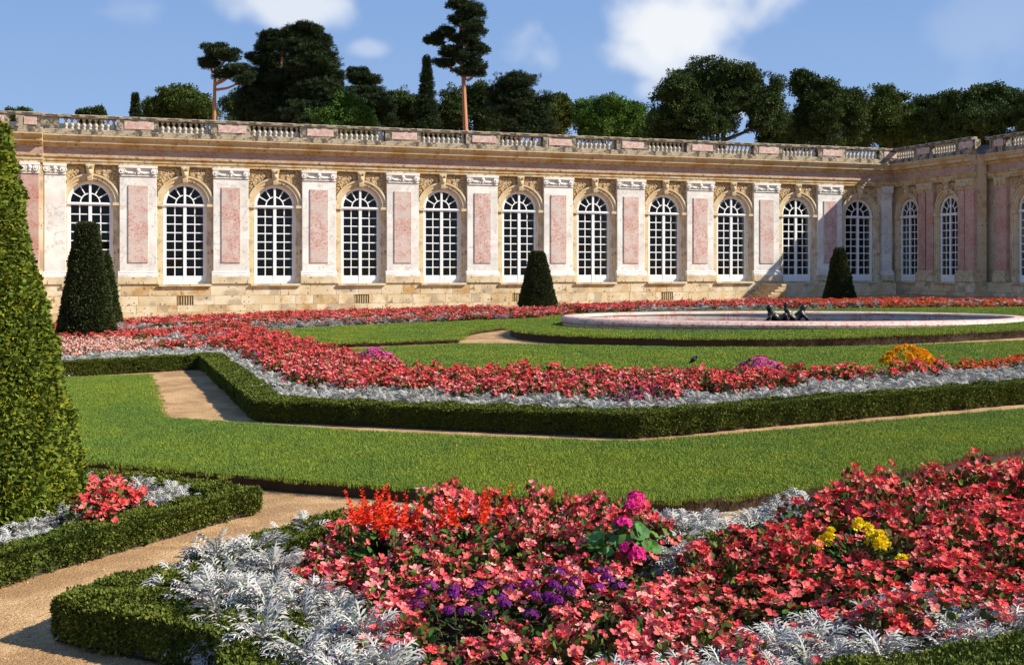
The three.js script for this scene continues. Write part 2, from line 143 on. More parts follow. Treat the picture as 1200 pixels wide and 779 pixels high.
const whiteMap = texture(512, (u, v) => {
  const a = fbm(u, v, 4, 5, 201), b = Math.abs(fbm(u, v, 6, 5, 207) - 0.5); let c = mix3([208, 204, 194], [227, 223, 213], sst(0.3, 0.65, a)); c = mix3(c, [172, 164, 158], sst(0.04, 0, b) * 0.6); c = mix3(c, [204, 192, 178], sst(0.52, 0.78, fbm(u, v, 8, 4, 211)) * 0.5); return c;
}, 3);
const greyMap = texture(512, (u, v) => {
  const a = fbm(u, v, 6, 5, 301), b = fbm(u, v, 14, 5, 307); let c = mix3([160, 146, 122], [186, 174, 150], a); c = mix3(c, [78, 72, 62], sst(0.42, 0.66, b) * 0.9); c = mix3(c, [70, 66, 58], sst(0.6, 0.75, fbm(u, v, 50, 3, 311)) * 0.5); return c;
}, 2.5);
const gravelMap = texture(1024, (u, v) => {
  const a = fbm(u, v, 5, 5, 401), g = speck(u, v, 1024, 405), g2 = vnoise(u * 256, v * 256, 407, 256); let c = mix3([150, 112, 68], [196, 158, 108], sst(0.3, 0.7, a * 0.6 + 0.4 * fbm(u, v, 20, 3, 409))); c = mix3(c, [128, 92, 52], sst(0.5, 0.9, g2) * 0.6); c = mix3(c, [222, 194, 152], sst(0.8, 0.95, g) * 0.7); c = mix3(c, [100, 72, 42], sst(0.85, 0.97, 1 - g) * 0.6); return c;
}, 3);
const gravelBump = texture(512, (u, v) => { const k = 255 * (0.6 * speck(u, v, 512, 411) + 0.4 * vnoise(u * 128, v * 128, 413, 128)); return [k, k, k]; }, 2, true);
const turfMap = texture(1024, (u, v) => {
  const a = fbm(u, v, 8, 5, 501), g = vnoise(u * 340, v * 340, 503, 340), h = speck(u, v, 1024, 507); let c = mix3([66, 104, 24], [96, 134, 36], a); c = mix3(c, [34, 52, 14], sst(0.5, 0.9, g) * 0.6); c = mix3(c, [120, 130, 60], sst(0.9, 1, h) * 0.5); return c;
}, 3);
const soilMap = texture(512, (u, v) => { const a = fbm(u, v, 24, 4, 601), h = speck(u, v, 512, 603); return mix3(mix3([48, 34, 22], [74, 54, 34], a), [108, 84, 58], sst(0.85, 1, h) * 0.6); }, 1.2);
const barkMap = texture(256, (u, v) => mix3([70, 56, 44], [112, 92, 72], fbm(u, v, 10, 4, 701)), 1);
const LIME = limestoneMap(11, 0.55), OCHRE = limestoneMap(57, 0.9);
const mat = {
  stone: M({ map: LIME, roughness: 0.95, bumpMap: LIME, bumpScale: 0.004 }), ochre: M({ map: OCHRE, roughness: 0.95, color: lin(0.84, 0.76, 0.64) }),
  pink: M({ map: pinkMap, roughness: 0.55, color: lin(0.84, 0.82, 0.79) }), deepPink: M({ map: pinkMap, roughness: 0.5, color: lin(0.74, 0.59, 0.52) }), white: M({ map: whiteMap, roughness: 0.6 }), friezeStone: M({ map: pinkMap, roughness: 0.7, color: lin(0.62, 0.57, 0.48) }), grey: M({ map: greyMap, roughness: 0.95, color: lin(0.8, 0.79, 0.78) }),
  paint: M({ color: lin(0.78, 0.78, 0.76), roughness: 0.45 }), iron: M({ color: lin(0.03, 0.03, 0.03), roughness: 0.6, metalness: 0.6 }),
  glass: new THREE.MeshPhysicalMaterial({ color: lin(0.8, 0.86, 0.84), transmission: 1, thickness: 0, roughness: 0.03, ior: 1.45, specularIntensity: 0.3 }),
  room: M({ color: lin(0.36, 0.33, 0.27) }), lead: M({ color: lin(0.05, 0.05, 0.052), roughness: 0.8 }),
  gravel: M({ map: gravelMap, bumpMap: gravelBump, bumpScale: 0.012, roughness: 1 }), turf: M({ map: turfMap, roughness: 1 }), soil: M({ map: soilMap, roughness: 1 }),
  leafy: new THREE.MeshPhysicalMaterial({ vertexColors: true, roughness: 0.75, transmission: 0.15, thickness: 0, specularIntensity: 0.3, side: THREE.DoubleSide }),
  petal: new THREE.MeshPhysicalMaterial({ vertexColors: true, roughness: 0.7, transmission: 0.2, thickness: 0, specularIntensity: 0.25, side: THREE.DoubleSide }),
  silver: M({ vertexColors: true, roughness: 0.85, side: THREE.DoubleSide }), bark: M({ map: barkMap, roughness: 1 }), redBark: M({ map: texture(256, (u, v) => mix3([142, 92, 62], [196, 142, 104], fbm(u, v, 10, 4, 731)), 1), roughness: 1 }),
  twig: M({ color: lin(0.045, 0.035, 0.02), roughness: 1 }), bronze: M({ color: lin(0.05, 0.045, 0.035), roughness: 0.4, metalness: 0.7 }), black: M({ color: lin(0.012, 0.012, 0.014), roughness: 0.6 }),
};

// ---------------------------------------------------------------- ground
{
  const s = 1500, g = new THREE.BufferGeometry(), c = [[-s, s], [s, s], [s, -s], [-s, -s]];
  g.setAttribute('position', new THREE.Float32BufferAttribute(c.flatMap(([x, z]) => [x, gy(x, z), z]), 3));
  g.setAttribute('uv', new THREE.Float32BufferAttribute(c.flat(), 2)); g.setIndex([0, 1, 2, 0, 2, 3]); g.computeVertexNormals();
  const m = mesh('ground', g, mat.gravel); m.userData.kind = 'structure'; m.userData.label = 'tan sand and gravel paths between the beds';
}

// ---------------------------------------------------------------- the palace: gallery front and side wing
const TH = 18.96 * Math.PI / 180, BAY = 3.976, XC = 8.6 * BAY;        // window n stands at x = n * BAY, the wing starts at XC
const palace = grp('palace'); palace.position.set(-10.91, 0, -51); palace.rotation.y = TH;
tag(palace, 'long single-storey stone palace with arched windows, pink marble pilasters and roof balustrade', 'palace');
const onWing = (o, w = 0, z = 0) => { o.position.set(XC - z, -0.004, w * 0.8); o.rotation.y = -Math.PI / 2; o.scale.set(0.8, 1, 1); return o; };
const onFront = (o, x = 0, z = 0) => { o.position.set(x, 0, z); return o; };
const OW = 0.93, SPRING = 5.03, SILL = 1.45;
function opening(cx) { const h = new THREE.Path(); h.moveTo(cx - OW, SILL); h.lineTo(cx + OW, SILL); h.lineTo(cx + OW, SPRING); h.absarc(cx, SPRING, OW, 0, Math.PI, false); h.lineTo(cx - OW, SILL); return h; }
function wallRun(x0, x1, centres) {
  const s = new THREE.Shape([[x0, -0.6], [x1, -0.6], [x1, 7.9], [x0, 7.9]].map((p) => new THREE.Vector2(...p))); centres.forEach((c) => s.holes.push(opening(c)));
  const g = new THREE.ExtrudeGeometry(s, { depth: 0.55, bevelEnabled: false, curveSegments: 24 }); g.translate(0, 0, -0.55); return metric(flat(g));
}
const FRONT = [...Array(11)].map((_, i) => (i - 2) * BAY);
mesh('wall', wallRun(-2.47 * BAY, XC + 0.4, FRONT), mat.stone, palace);
mesh('wall', wallRun(-16, -2.47 * BAY, [-3.4 * BAY]), mat.stone, palace).position.z = 0.3;
onWing(mesh('wall', wallRun(0.001, 8.1, [1.56, 5.54]), mat.stone, palace));
onWing(mesh('wall', wallRun(7.6, 18.75, [11.3, 15.3]), mat.stone, palace), 0, -0.85);
// rooms behind the windows, roof and back walls
mesh('room', join([box(-16.2, XC + 9, -0.5, SILL - 0.05, -8, -0.56), box(-16.2, XC + 9, SILL - 0.05, 7.6, -8.2, -8), box(-16.3, -16.1, -0.6, 7.7, -8.1, 0.2), box(-6.1, -5.9, 1.4, 7.4, -7.9, -0.57), box(17.7, 17.9, 1.4, 7.4, -7.9, -0.57), box(XC + 9, XC + 9.2, -0.6, 7.7, -8.1, 15), box(XC + 1.45, XC + 8.9, -0.5, SILL - 0.06, 0.01, 14.9), box(XC + 0.9, XC + 9, -0.6, 7.7, 14.75, 15)]), mat.room, palace);
mesh('roof', join([profileRun([[-8.15, 7.55], [-0.3, 7.55], [-0.5, 7.75], [-1.6, 8.62], [-6.9, 8.62], [-8.15, 7.75]], -16.25, XC + 9.1), profileRun([[-9, 7.551], [-0.35, 7.551], [-1.2, 7.751], [-2.2, 8.621], [-7.6, 8.621], [-9, 7.751]], -1.5, 14.7).rotateY(-Math.PI / 2).translate(XC, 0, 0)]), mat.lead, palace);

// entablature: architrave, pink frieze and cornice
function entablature(x0, x1, put, stone = mat.ochre, fr = mat.friezeStone) {
  const e = grp('entablature', palace); put(e);
  mesh('architrave', join([profileRun([[0.001, 6.67], [0.24, 6.67], [0.24, 6.79], [0.27, 6.8], [0.27, 6.93], [0.33, 6.97], [0.33, 7.02], [0.001, 7.02]], x0, x1)]), stone, e);
  mesh('frieze', join([profileRun([[0.001, 7.022], [0.24, 7.022], [0.24, 7.38], [0.001, 7.38]], x0, x1)]), fr, e);
  mesh('cornice', join([profileRun([[0.001, 7.382], [0.27, 7.382], [0.3, 7.44], [0.34, 7.46], [0.36, 7.53], [0.54, 7.56], [0.56, 7.7], [0.6, 7.72], [0.68, 7.83], [0.7, 7.84], [0.7, 7.9], [0.001, 7.94]], x0, x1)]), stone, e);
  return e;
}
entablature(-2.47 * BAY, XC + 0.001, (e) => onFront(e)); entablature(-16, -2.47 * BAY, (e) => onFront(e, 0, 0.3));
entablature(0, 8.1, (e) => onWing(e)); entablature(8.1, 18.75, (e) => onWing(e, 0, -0.85));

// balustrade
const balusterGeo = new THREE.LatheGeometry([[0.001, 0], [0.085, 0], [0.085, 0.05], [0.05, 0.07], [0.058, 0.1], [0.092, 0.17], [0.088, 0.22], [0.045, 0.33], [0.04, 0.37], [0.062, 0.39], [0.062, 0.41], [0.085, 0.42], [0.085, 0.47], [0.001, 0.47]].map((p) => new THREE.Vector2(...p)), 12);
const balusterMat = M({ color: lin(0.46, 0.4, 0.3), roughness: 0.9 });
function balustrade(x0, x1, posts, gaps, put) {
  const b = grp('balustrade', palace); put(b);
  mesh('base_course', join([profileRun([[0.02, 7.945], [0.4, 7.945], [0.4, 8.12], [0.37, 8.16], [0.02, 8.16]], x0, x1)], 0.7), mat.grey, b);
  mesh('rail', join([profileRun([[0.06, 8.635], [0.36, 8.635], [0.41, 8.67], [0.42, 8.76], [0.38, 8.79], [0.04, 8.79], [0.02, 8.7]], x0, x1)], 1.3), mat.grey, b);
  posts.forEach(([c, w], i) => { mesh('pedestal', join([box(c - w / 2, c + w / 2, 8.161, 8.634, 0.03, 0.38), box(c - w / 2 - 0.03, c - w / 2 + 0.09, 8.163, 8.632, 0.04, 0.42)], i * 0.7), mat.grey, b); if (w > 0.9) mesh('panel', metric(chamfer(c - w / 2 + 0.28, c + w / 2 - 0.22, 8.24, 8.57, 0.38, 0.405, 0.012), i * 1.3), mat.pink, b); });
  for (const [c, n] of gaps) for (let i = 0; i < n; i++) { const m = mesh('baluster', balusterGeo, balusterMat, b); m.position.set(c + (i - (n - 1) / 2) * 0.243, 8.161, 0.21); }
}
{ const posts = [], gaps = []; for (let n = -2; n <= 8; n++) gaps.push([n * BAY, 9]); for (let n = -1.5; n <= 7.5; n++) posts.push([n * BAY, 1.72]); posts.push([-2.39 * BAY, 0.6], [8.47 * BAY, 1.5]);
  balustrade(-2.47 * BAY, XC, posts, gaps, (b) => onFront(b));
  balustrade(-16, -2.47 * BAY, [[-2.6 * BAY, 1.0], [-3 * BAY, 1.6]], [[-3.45 * BAY, 9]], (b) => onFront(b, 0, 0.3));
  balustrade(0.2, 8.1, [[0.2, 0.6], [3.55, 1.72], [7.55, 1.7]], [[1.62, 8], [5.54, 9]], (b) => onWing(b));
  balustrade(8.1, 18.75, [[9.2, 1.3], [13.3, 1.72], [17.6, 2]], [[11.3, 9], [15.3, 9]], (b) => onWing(b, 0, -0.85)); }

// plinth of separate stone blocks, with iron gratings let into it
const VENTS = [-1, 1, 2.97, 5];
function plinth(x0, x1, front, seed, put, gapsAt = [], only) {
  const p = grp('plinth', palace), R = rng(seed); put(p);
  const cuts = [x0, ...gapsAt.flatMap((v) => [v - 0.36, v + 0.36]), x1], core = []; for (let i = 0; i < cuts.length; i += 2) core.push(box(cuts[i], cuts[i + 1], -0.6, SILL - 0.02, 0.001, front - 0.12)); for (const v of gapsAt) core.push(box(v - 0.36, v + 0.36, -0.6, 0.48, 0.001, front - 0.121), box(v - 0.36, v + 0.36, 0.94, SILL - 0.021, 0.001, front - 0.121));
  mesh('core', join(core), mat.stone, p);
  [[-0.6, 0.2, 0.07], [0.2, 0.5, 0], [0.5, 0.92, 0], [0.92, SILL, 0]].forEach(([a, b, proud], row) => {
    let x = x0; while (x < x1 - 0.05) {
      let e = Math.min(x1, x + 0.75 + R() * 0.9); if (x1 - e < 0.4) e = x1;
      if (row === 2) for (const v of gapsAt) { if (x < v - 0.34 && e > v - 0.34) e = v - 0.34; if (Math.abs(x - (v - 0.34)) < 1e-6) { x = v + 0.34; e = Math.min(x1, x + 0.9); } }
      mesh('stone_block', metric(chamfer(x + 0.004, e - 0.004, a + 0.004, b - 0.004, front - 0.13, front + proud + R() * 0.008, 0.008), R() * 9, R() * 9), only ?? (R() < 0.12 ? mat.ochre : mat.stone), p); x = e;
    }
  });
}
plinth(-2.47 * BAY, XC, 0.3, 5, (p) => onFront(p), VENTS.map((n) => n * BAY)); plinth(-16, -2.47 * BAY, 0.3, 6, (p) => onFront(p, 0, 0.3));
plinth(0, 8.1, 0.3, 7, (p) => onWing(p)); plinth(8.1, 18.75, 0.3, 8, (p) => onWing(p, 0, -0.85));
for (const n of VENTS) { const v = grp('vent', palace); onFront(v, n * BAY);  for (let i = 0; i < 6; i++) mesh('bar', join([box(-0.275 + i * 0.11 - 0.02, -0.275 + i * 0.11 + 0.02, 0.5, 0.92, 0.2, 0.27)]), mat.ochre, v); }

// pilasters
function swirl(cx, cy, r, z) { const g = []; for (const [k, d] of [[1, 0.05], [0.66, 0.07], [0.3, 0.1]]) { const t = new THREE.CylinderGeometry(r * k, r * k, d, 16).rotateX(Math.PI / 2); t.translate(cx, cy, z + d / 2); g.push(t.toNonIndexed()); } const t = new THREE.TorusGeometry(r * 0.83, r * 0.13, 6, 18); t.translate(cx, cy, z + 0.06); g.push(t.toNonIndexed()); return g; }
function capital(w) {
  const g = [box(-w / 2 - 0.04, w / 2 + 0.04, 6.56, 6.668, 0.001, 0.33), box(-w / 2 - 0.01, w / 2 + 0.01, 6.5, 6.56, 0.001, 0.28), box(-w / 2 + 0.01, w / 2 - 0.01, 6.24, 6.5, 0.001, 0.235), box(-w / 2 - 0.02, w / 2 + 0.02, 6.2, 6.24, 0.001, 0.26)];
  for (const s of [-1, 1]) { g.push(...swirl(s * (w / 2 - 0.1), 6.43, 0.15, 0.25)); const a = new THREE.TorusGeometry(w * 0.19, 0.042, 6, 14, Math.PI); a.rotateZ(Math.PI); a.scale(1, 0.6, 1); a.translate(s * w * 0.19, 6.5, 0.26); g.push(a.toNonIndexed()); for (let i = 0; i < 3; i++) { const b = new THREE.IcosahedronGeometry(0.045, 0); b.translate(s * (0.12 + i * w * 0.09), 6.34 - 0.03 * Math.sin(i + 1), 0.25); g.push(b); } }
  const c = new THREE.IcosahedronGeometry(0.1, 1); c.scale(1, 1.1, 0.7); c.translate(0, 6.47, 0.28); g.push(c); const d = new THREE.IcosahedronGeometry(0.07, 1); d.translate(0, 6.33, 0.25); g.push(d);
  return g;
}
function pilaster(w, shaftMat, withPanel, k, trim = mat.white, foot = mat.stone) {
  const p = grp('pilaster', palace), h = w / 2;
  mesh('shaft', metric(chamfer(-h, h, 2.02, 6.2, 0.001, 0.22, 0.012), k * 1.7, k * 0.9), shaftMat, p);
  if (withPanel) mesh('panel', metric(chamfer(-0.42 * w / 1.55, 0.42 * w / 1.55, 2.4, 5.8, 0.22, 0.262, 0.012), k * 0.83, k * 1.37), mat.pink, p);
  mesh('base', join([profileRunEnds([[0.001, 1.771], [0.36, 1.771], [0.36, 1.87], [0.34, 1.9], [0.28, 1.92], [0.3, 1.97], [0.25, 2.02], [0.001, 2.02]], -h - 0.06, h + 0.06)]), trim, p);
  mesh('pedestal', metric(chamfer(-h - 0.08, h + 0.08, SILL + 0.002, 1.768, 0.001, 0.37, 0.01), k * 2.1), foot, p);
  mesh('capital', join(capital(w)), trim, p);
  return p;
}
function profileRunEnds(p, a, b) { return profileRun(p, a, b); }
for (let i = 0; i < 10; i++) onFront(pilaster(1.55, mat.white, true, i), (i - 1.5) * BAY);
onFront(pilaster(0.86, mat.white, false, 11), -2.355 * BAY); onFront(pilaster(0.62, mat.white, false, 12), 8.44 * BAY);
onFront(pilaster(0.72, mat.deepPink, false, 13), -2.6 * BAY, 0.3); onFront(pilaster(0.8, mat.white, false, 14), -2.95 * BAY, 0.3);
for (const [w, x, z] of [[0.66, 3.16, 0], [0.66, 3.94, 0], [0.8, 7.65, 0], [0.6, 6.9, 0], [0.9, 9.2, -0.85], [1.5, 13.3, -0.85]]) onWing(pilaster(w, mat.deepPink, false, x, mat.stone), x, z);

// windows
function ring(r0, r1, z0, z1, a0 = 0, a1 = Math.PI) { const s = new THREE.Shape(); s.absarc(0, SPRING, r1, a0, a1, false); s.absarc(0, SPRING, r0, a1, a0, true); const g = new THREE.ExtrudeGeometry(s, { depth: z1 - z0, bevelEnabled: false, curveSegments: 20 }); g.translate(0, 0, z0); return flat(g); }
const ROW = (4.9 - 1.81) / 8, CELL = 0.3375;
const paneGeos = [];
for (let r = 0; r < 8; r++) for (const s of [-1, 1]) for (let c = 0; c < 2; c++) { const x0 = s > 0 ? 0.07 + c * (CELL + 0.045) : -0.07 - (c + 1) * CELL - c * 0.045; paneGeos.push(['sheet', x0 + CELL / 2, 1.81 + (r + 0.5) * ROW]); }
const sheetGeo = new THREE.BoxGeometry(CELL + 0.01, ROW - 0.03, 0.005);
const fanGeos = [[0.05, Math.PI / 2 - 0.1, 0, 0.37], [Math.PI / 2 + 0.1, Math.PI - 0.05, 0, 0.37]]; for (let k = 0; k < 6; k++) fanGeos.push([k * Math.PI / 6 + 0.03, (k + 1) * Math.PI / 6 - 0.03, 0.42, 0.8]);
const fanMeshes = fanGeos.map(([a, b, r0, r1]) => ring(Math.max(0.06, r0), r1, -0.105, -0.1, a, b));
const frameGeo = (() => {
  const z0 = -0.14, z1 = -0.06, g = [box(-OW + 0.002, -OW + 0.14, SILL, SPRING, z0, z1), box(OW - 0.14, OW - 0.002, SILL, SPRING, z0, z1), box(-0.07, 0.07, SILL + 0.001, 4.9, z0 - 0.01, z1 + 0.02), box(-0.05, 0.05, 5.031, SPRING + 0.8, z0, z1 + 0.01), ring(0.8, OW - 0.003, z0, z1), ring(0.37, 0.42, z0 + 0.02, z1 - 0.015)];
  for (const k of [1, 2, 4, 5]) { const a = k * Math.PI / 6, b = box(0.42, 0.81, -0.024, 0.024, z0 + 0.02, z1 - 0.02); b.rotateZ(a); b.translate(0, SPRING, 0); g.push(b); } return g; })();
const transomGeo = join([box(-OW + 0.001, OW - 0.001, 4.9, 5.03, -0.17, -0.01), box(-OW + 0.001, OW - 0.001, 4.95, 4.99, -0.01, 0.02)]);
const frameMerged = join(frameGeo);
const barGeoV = join([box(-0.0225, 0.0225, 1.81, 4.9, -0.125, -0.08)]), barGeoH = join([box(-OW + 0.141, -0.071, -0.024, 0.024, -0.13, -0.075)]);
const railGeo = join([box(-OW + 0.141, -0.071, SILL + 0.002, 1.81, -0.145, -0.058), box(-OW + 0.22, -0.15, SILL + 0.09, 1.72, -0.058, -0.045)]);
const surroundGeo = (() => { const g = [];
  for (const [r0, r1, z] of [[OW + 0.003, OW + 0.1, 0.07], [OW + 0.1, OW + 0.24, 0.12], [OW + 0.24, OW + 0.32, 0.17]]) { g.push(ring(r0, r1, 0.001, z)); for (const s of [-1, 1]) g.push(box(Math.min(s * r0, s * r1), Math.max(s * r0, s * r1), SILL, SPRING - 0.12, 0.001, z * 0.9)); }
  for (const s of [-1, 1]) { g.push(box(s > 0 ? OW + 0.004 : -OW - 0.36, s > 0 ? OW + 0.36 : -OW - 0.004, SPRING - 0.12, SPRING - 0.001, 0.001, 0.2)); g.push(box(s > 0 ? OW + 0.005 : -OW - 0.33, s > 0 ? OW + 0.33 : -OW - 0.005, SPRING - 0.17, SPRING - 0.12, 0.001, 0.165)); g.push(box(s > 0 ? OW + 0.01 : -OW - 0.34, s > 0 ? OW + 0.34 : -OW - 0.01, SILL + 0.003, SILL + 0.3, 0.001, 0.175)); }
  return join(g); })();
const keystoneGeo = (() => { const s = new THREE.Shape([[-0.09, 5.98], [0.09, 5.98], [0.14, 6.5], [0.17, 6.66], [-0.17, 6.66], [-0.14, 6.5]].map((p) => new THREE.Vector2(...p))); const g = new THREE.ExtrudeGeometry(s, { depth: 0.24, bevelEnabled: true, bevelSize: 0.015, bevelThickness: 0.02, bevelSegments: 1 }); const m = new THREE.IcosahedronGeometry(0.11, 1); m.scale(1, 1.2, 0.8); m.translate(0, 6.34, 0.27); return join([flat(g), m, ...swirl(-0.08, 6.57, 0.07, 0.26), ...swirl(0.08, 6.57, 0.07, 0.26)]); })();
const carvingGeo = (() => { const g = [], R = rng(44);
  for (const s of [-1, 1]) {
    for (let i = 0; i < 60; i++) { const x = s * (0.2 + R() * 0.86), lim = SPRING + Math.sqrt(Math.max(0, 1.27 * 1.27 - x * x)); const y = lim + 0.05 + R() * Math.max(0, 6.6 - lim - 0.08); if (y > 6.62) continue; const b = new THREE.IcosahedronGeometry(0.06 + R() * 0.05, 0); b.scale(1.5, 0.8, 0.9); b.rotateZ(R() * 3.1); b.translate(x, y, 0.03); g.push(b); }
    for (const [x, y, r] of [[0.42, 6.5, 0.11], [0.72, 6.42, 0.14], [1.02, 6.34, 0.16], [1.08, 6.02, 0.12], [0.92, 6.56, 0.08], [1.12, 5.78, 0.08]]) { const t = new THREE.TorusGeometry(r, 0.034, 5, 14, 4.6); t.rotateZ(s * x * 3 + 1); t.translate(s * x, y, 0.05); g.push(t.toNonIndexed()); const c = new THREE.IcosahedronGeometry(r * 0.45, 0); c.translate(s * x, y, 0.05); g.push(c); }
  } return join(g); })();
const PR = rng(4242);
const sillGeo = join([box(-1.12, 1.12, SILL - 0.1, SILL - 0.002, -0.3, 0.42)]);
function windowAt(put, detailed, stone = mat.stone, carve = mat.ochre) {
  const w = grp('window', palace); put(w);
  mesh('frame', frameMerged, mat.paint, w); mesh('transom', transomGeo, mat.paint, w);
  for (const s of [0, 1]) { const r = mesh('rail', railGeo, mat.paint, w); if (s) r.position.x = 0.86; for (let i = 1; i < 8; i++) { const b = mesh('glazing_bar', barGeoH, mat.paint, w); b.position.set(s ? 0.86 : 0, 1.81 + i * ROW, 0); } const b = mesh('glazing_bar', barGeoV, mat.paint, w); b.position.x = (s ? 1 : -1) * (0.07 + CELL + 0.0225); }
  if (detailed) { for (const [, x, y] of paneGeos) { const q = mesh('pane', sheetGeo, mat.glass, w); q.position.set(x, y, -0.102); q.rotation.set((PR() - 0.5) * 0.03, (PR() - 0.5) * 0.03, 0); } for (const g of fanMeshes) mesh('pane', g, mat.glass, w); }
  else mesh('glazing', mergeGeometries([...paneGeos.map(([, x, y]) => { const g = sheetGeo.toNonIndexed(); g.translate(x, y, -0.102); g.deleteAttribute('uv'); return g; }), ...fanMeshes.map((g) => { const r = g.clone(); r.deleteAttribute('uv'); return r; })]), mat.glass, w).userData.kind = 'stuff';
  mesh('surround', surroundGeo, stone, w); mesh('keystone', keystoneGeo, stone, w); mesh('carving', carvingGeo, carve, w); mesh('sill', sillGeo, stone, w);
}
FRONT.forEach((x, i) => windowAt((w) => onFront(w, x), i < 7)); windowAt((w) => onFront(w, -3.4 * BAY, 0.3), false);
for (const [x, z] of [[1.56, 0], [5.54, 0], [11.3, -0.85], [15.3, -0.85]]) windowAt((w) => onWing(w, x, z), false);

// stone steps rising along the gallery wall to the door by the corner
{
  const s = grp('stone_steps'); s.position.copy(palace.position); s.rotation.y = TH; tag(s, 'short flight of worn stone steps and landing against the gallery wall', 'steps');
  const x0 = 6.14 * BAY, n = 6, rise = (SILL - 0.12 - 0.5) / n, end = x0 + n * 0.2 + 0.1;
  for (let i = 0; i < n; i++) mesh('step', metric(chamfer(x0 + i * 0.2, end, 0.5 + i * rise - (i ? 0 : 0.5), 0.5 + (i + 1) * rise - 0.006, 0.4, 2.3 + (i % 2) * 0.02, 0.018), i * 1.7, i), mat.ochre, s);
  mesh('landing', metric(chamfer(end + 0.01, 8.3 * BAY, 0, SILL - 0.115, 0.4, 1.7, 0.02)), mat.stone, s);
}

// ---------------------------------------------------------------- lawns: raised turf with a cut soil edge
function subdivide(P, step, wob, seed) { const out = [], R = rng(seed); P.forEach((a, i) => { const b = P[(i + 1) % P.length], n = Math.max(1, Math.round(Math.hypot(b[0] - a[0], b[1] - a[1]) / step)); for (let k = 0; k < n; k++) { const t = k / n; out.push([mix(a[0], b[0], t) + (R() - 0.5) * wob, mix(a[1], b[1], t) + (R() - 0.5) * wob]); } }); return out; }
function capGeo(P, off, hole = []) {
  const c = P.map((p) => new THREE.Vector2(p[0], p[1])), all = P.concat(hole), f = THREE.ShapeUtils.triangulateShape(c, hole.length ? [hole.map((p) => new THREE.Vector2(...p))] : []), pos = [], uv = [];
  for (const t of f) { const q = t.map((i) => all[i]), up = (q[1][0] - q[0][0]) * (q[2][1] - q[0][1]) - (q[1][1] - q[0][1]) * (q[2][0] - q[0][0]) < 0 ? q : [q[0], q[2], q[1]]; for (const [x, z] of up) { pos.push(x, gy(x, z) + off, z); uv.push(x, z); } }
  const g = new THREE.BufferGeometry(); g.setAttribute('position', new THREE.Float32BufferAttribute(pos, 3)); g.setAttribute('uv', new THREE.Float32BufferAttribute(uv, 2)); g.computeVertexNormals(); return g;
}
function skirtGeo(P, a, b, lean = 0) {
  const pos = [], uv = []; let L = 0;
  P.forEach((p, i) => { const q = P[(i + 1) % P.length], l = Math.hypot(q[0] - p[0], q[1] - p[1]); const A = [p[0], gy(...p) + a, p[1]], B = [q[0], gy(...q) + a, q[1]], C = [q[0], gy(...q) + b, q[1]], D = [p[0], gy(...p) + b, p[1]]; pos.push(...A, ...B, ...C, ...A, ...C, ...D); uv.push(L, a, L + l, a, L + l, b, L, a, L + l, b, L, b); L += l; });
  const g = new THREE.BufferGeometry(); g.setAttribute('position', new THREE.Float32BufferAttribute(pos, 3)); g.setAttribute('uv', new THREE.Float32BufferAttribute(uv, 2)); g.computeVertexNormals(); return g;
}
function tuftGeo(seed, n, r, h, w) {
  const R = rng(seed), L = new Leafy();
  for (let i = 0; i < n; i++) {
    const a = R() * 6.283, d = Math.sqrt(R()) * r, x = Math.cos(a) * d, z = Math.sin(a) * d, b = R() * 6.283, hh = h * (0.55 + R() * 0.6), lean = hh * (0.2 + R() * 0.5), lx = Math.cos(b) * lean, lz = Math.sin(b) * lean, px = -Math.sin(b) * w, pz = Math.cos(b) * w;
    const t = R(), col = mix3([0.1, 0.172, 0.02], [0.22, 0.285, 0.045], t), m = [x + lx * 0.35, hh * 0.62, z + lz * 0.35];
    L.tri([x - px, 0, z - pz], [x + px, 0, z + pz], [m[0] + px * 0.8, m[1], m[2] + pz * 0.8], col); L.tri([x - px, 0, z - pz], [m[0] + px * 0.8, m[1], m[2] + pz * 0.8], [m[0] - px * 0.8, m[1], m[2] - pz * 0.8], col);
    L.tri([m[0] - px * 0.8, m[1], m[2] - pz * 0.8], [m[0] + px * 0.8, m[1], m[2] + pz * 0.8], [x + lx, hh, z + lz], col.map((v) => v * 1.15));
  } return L.build();
}
const tufts = [tuftGeo(1, 52, 0.085, 0.036, 0.0022), tuftGeo(2, 52, 0.085, 0.032, 0.0024), tuftGeo(3, 90, 0.17, 0.045, 0.005)];
const m4 = new THREE.Matrix4(), qq = new THREE.Quaternion(), eu = new THREE.Euler();
const TM = (x, y, z, ry, s, sy = s, rx = 0, rz = 0) => new THREE.Matrix4().compose(V(x, y, z), new THREE.Quaternion().setFromEuler(new THREE.Euler(rx, ry, rz)), V(s, sy, s));
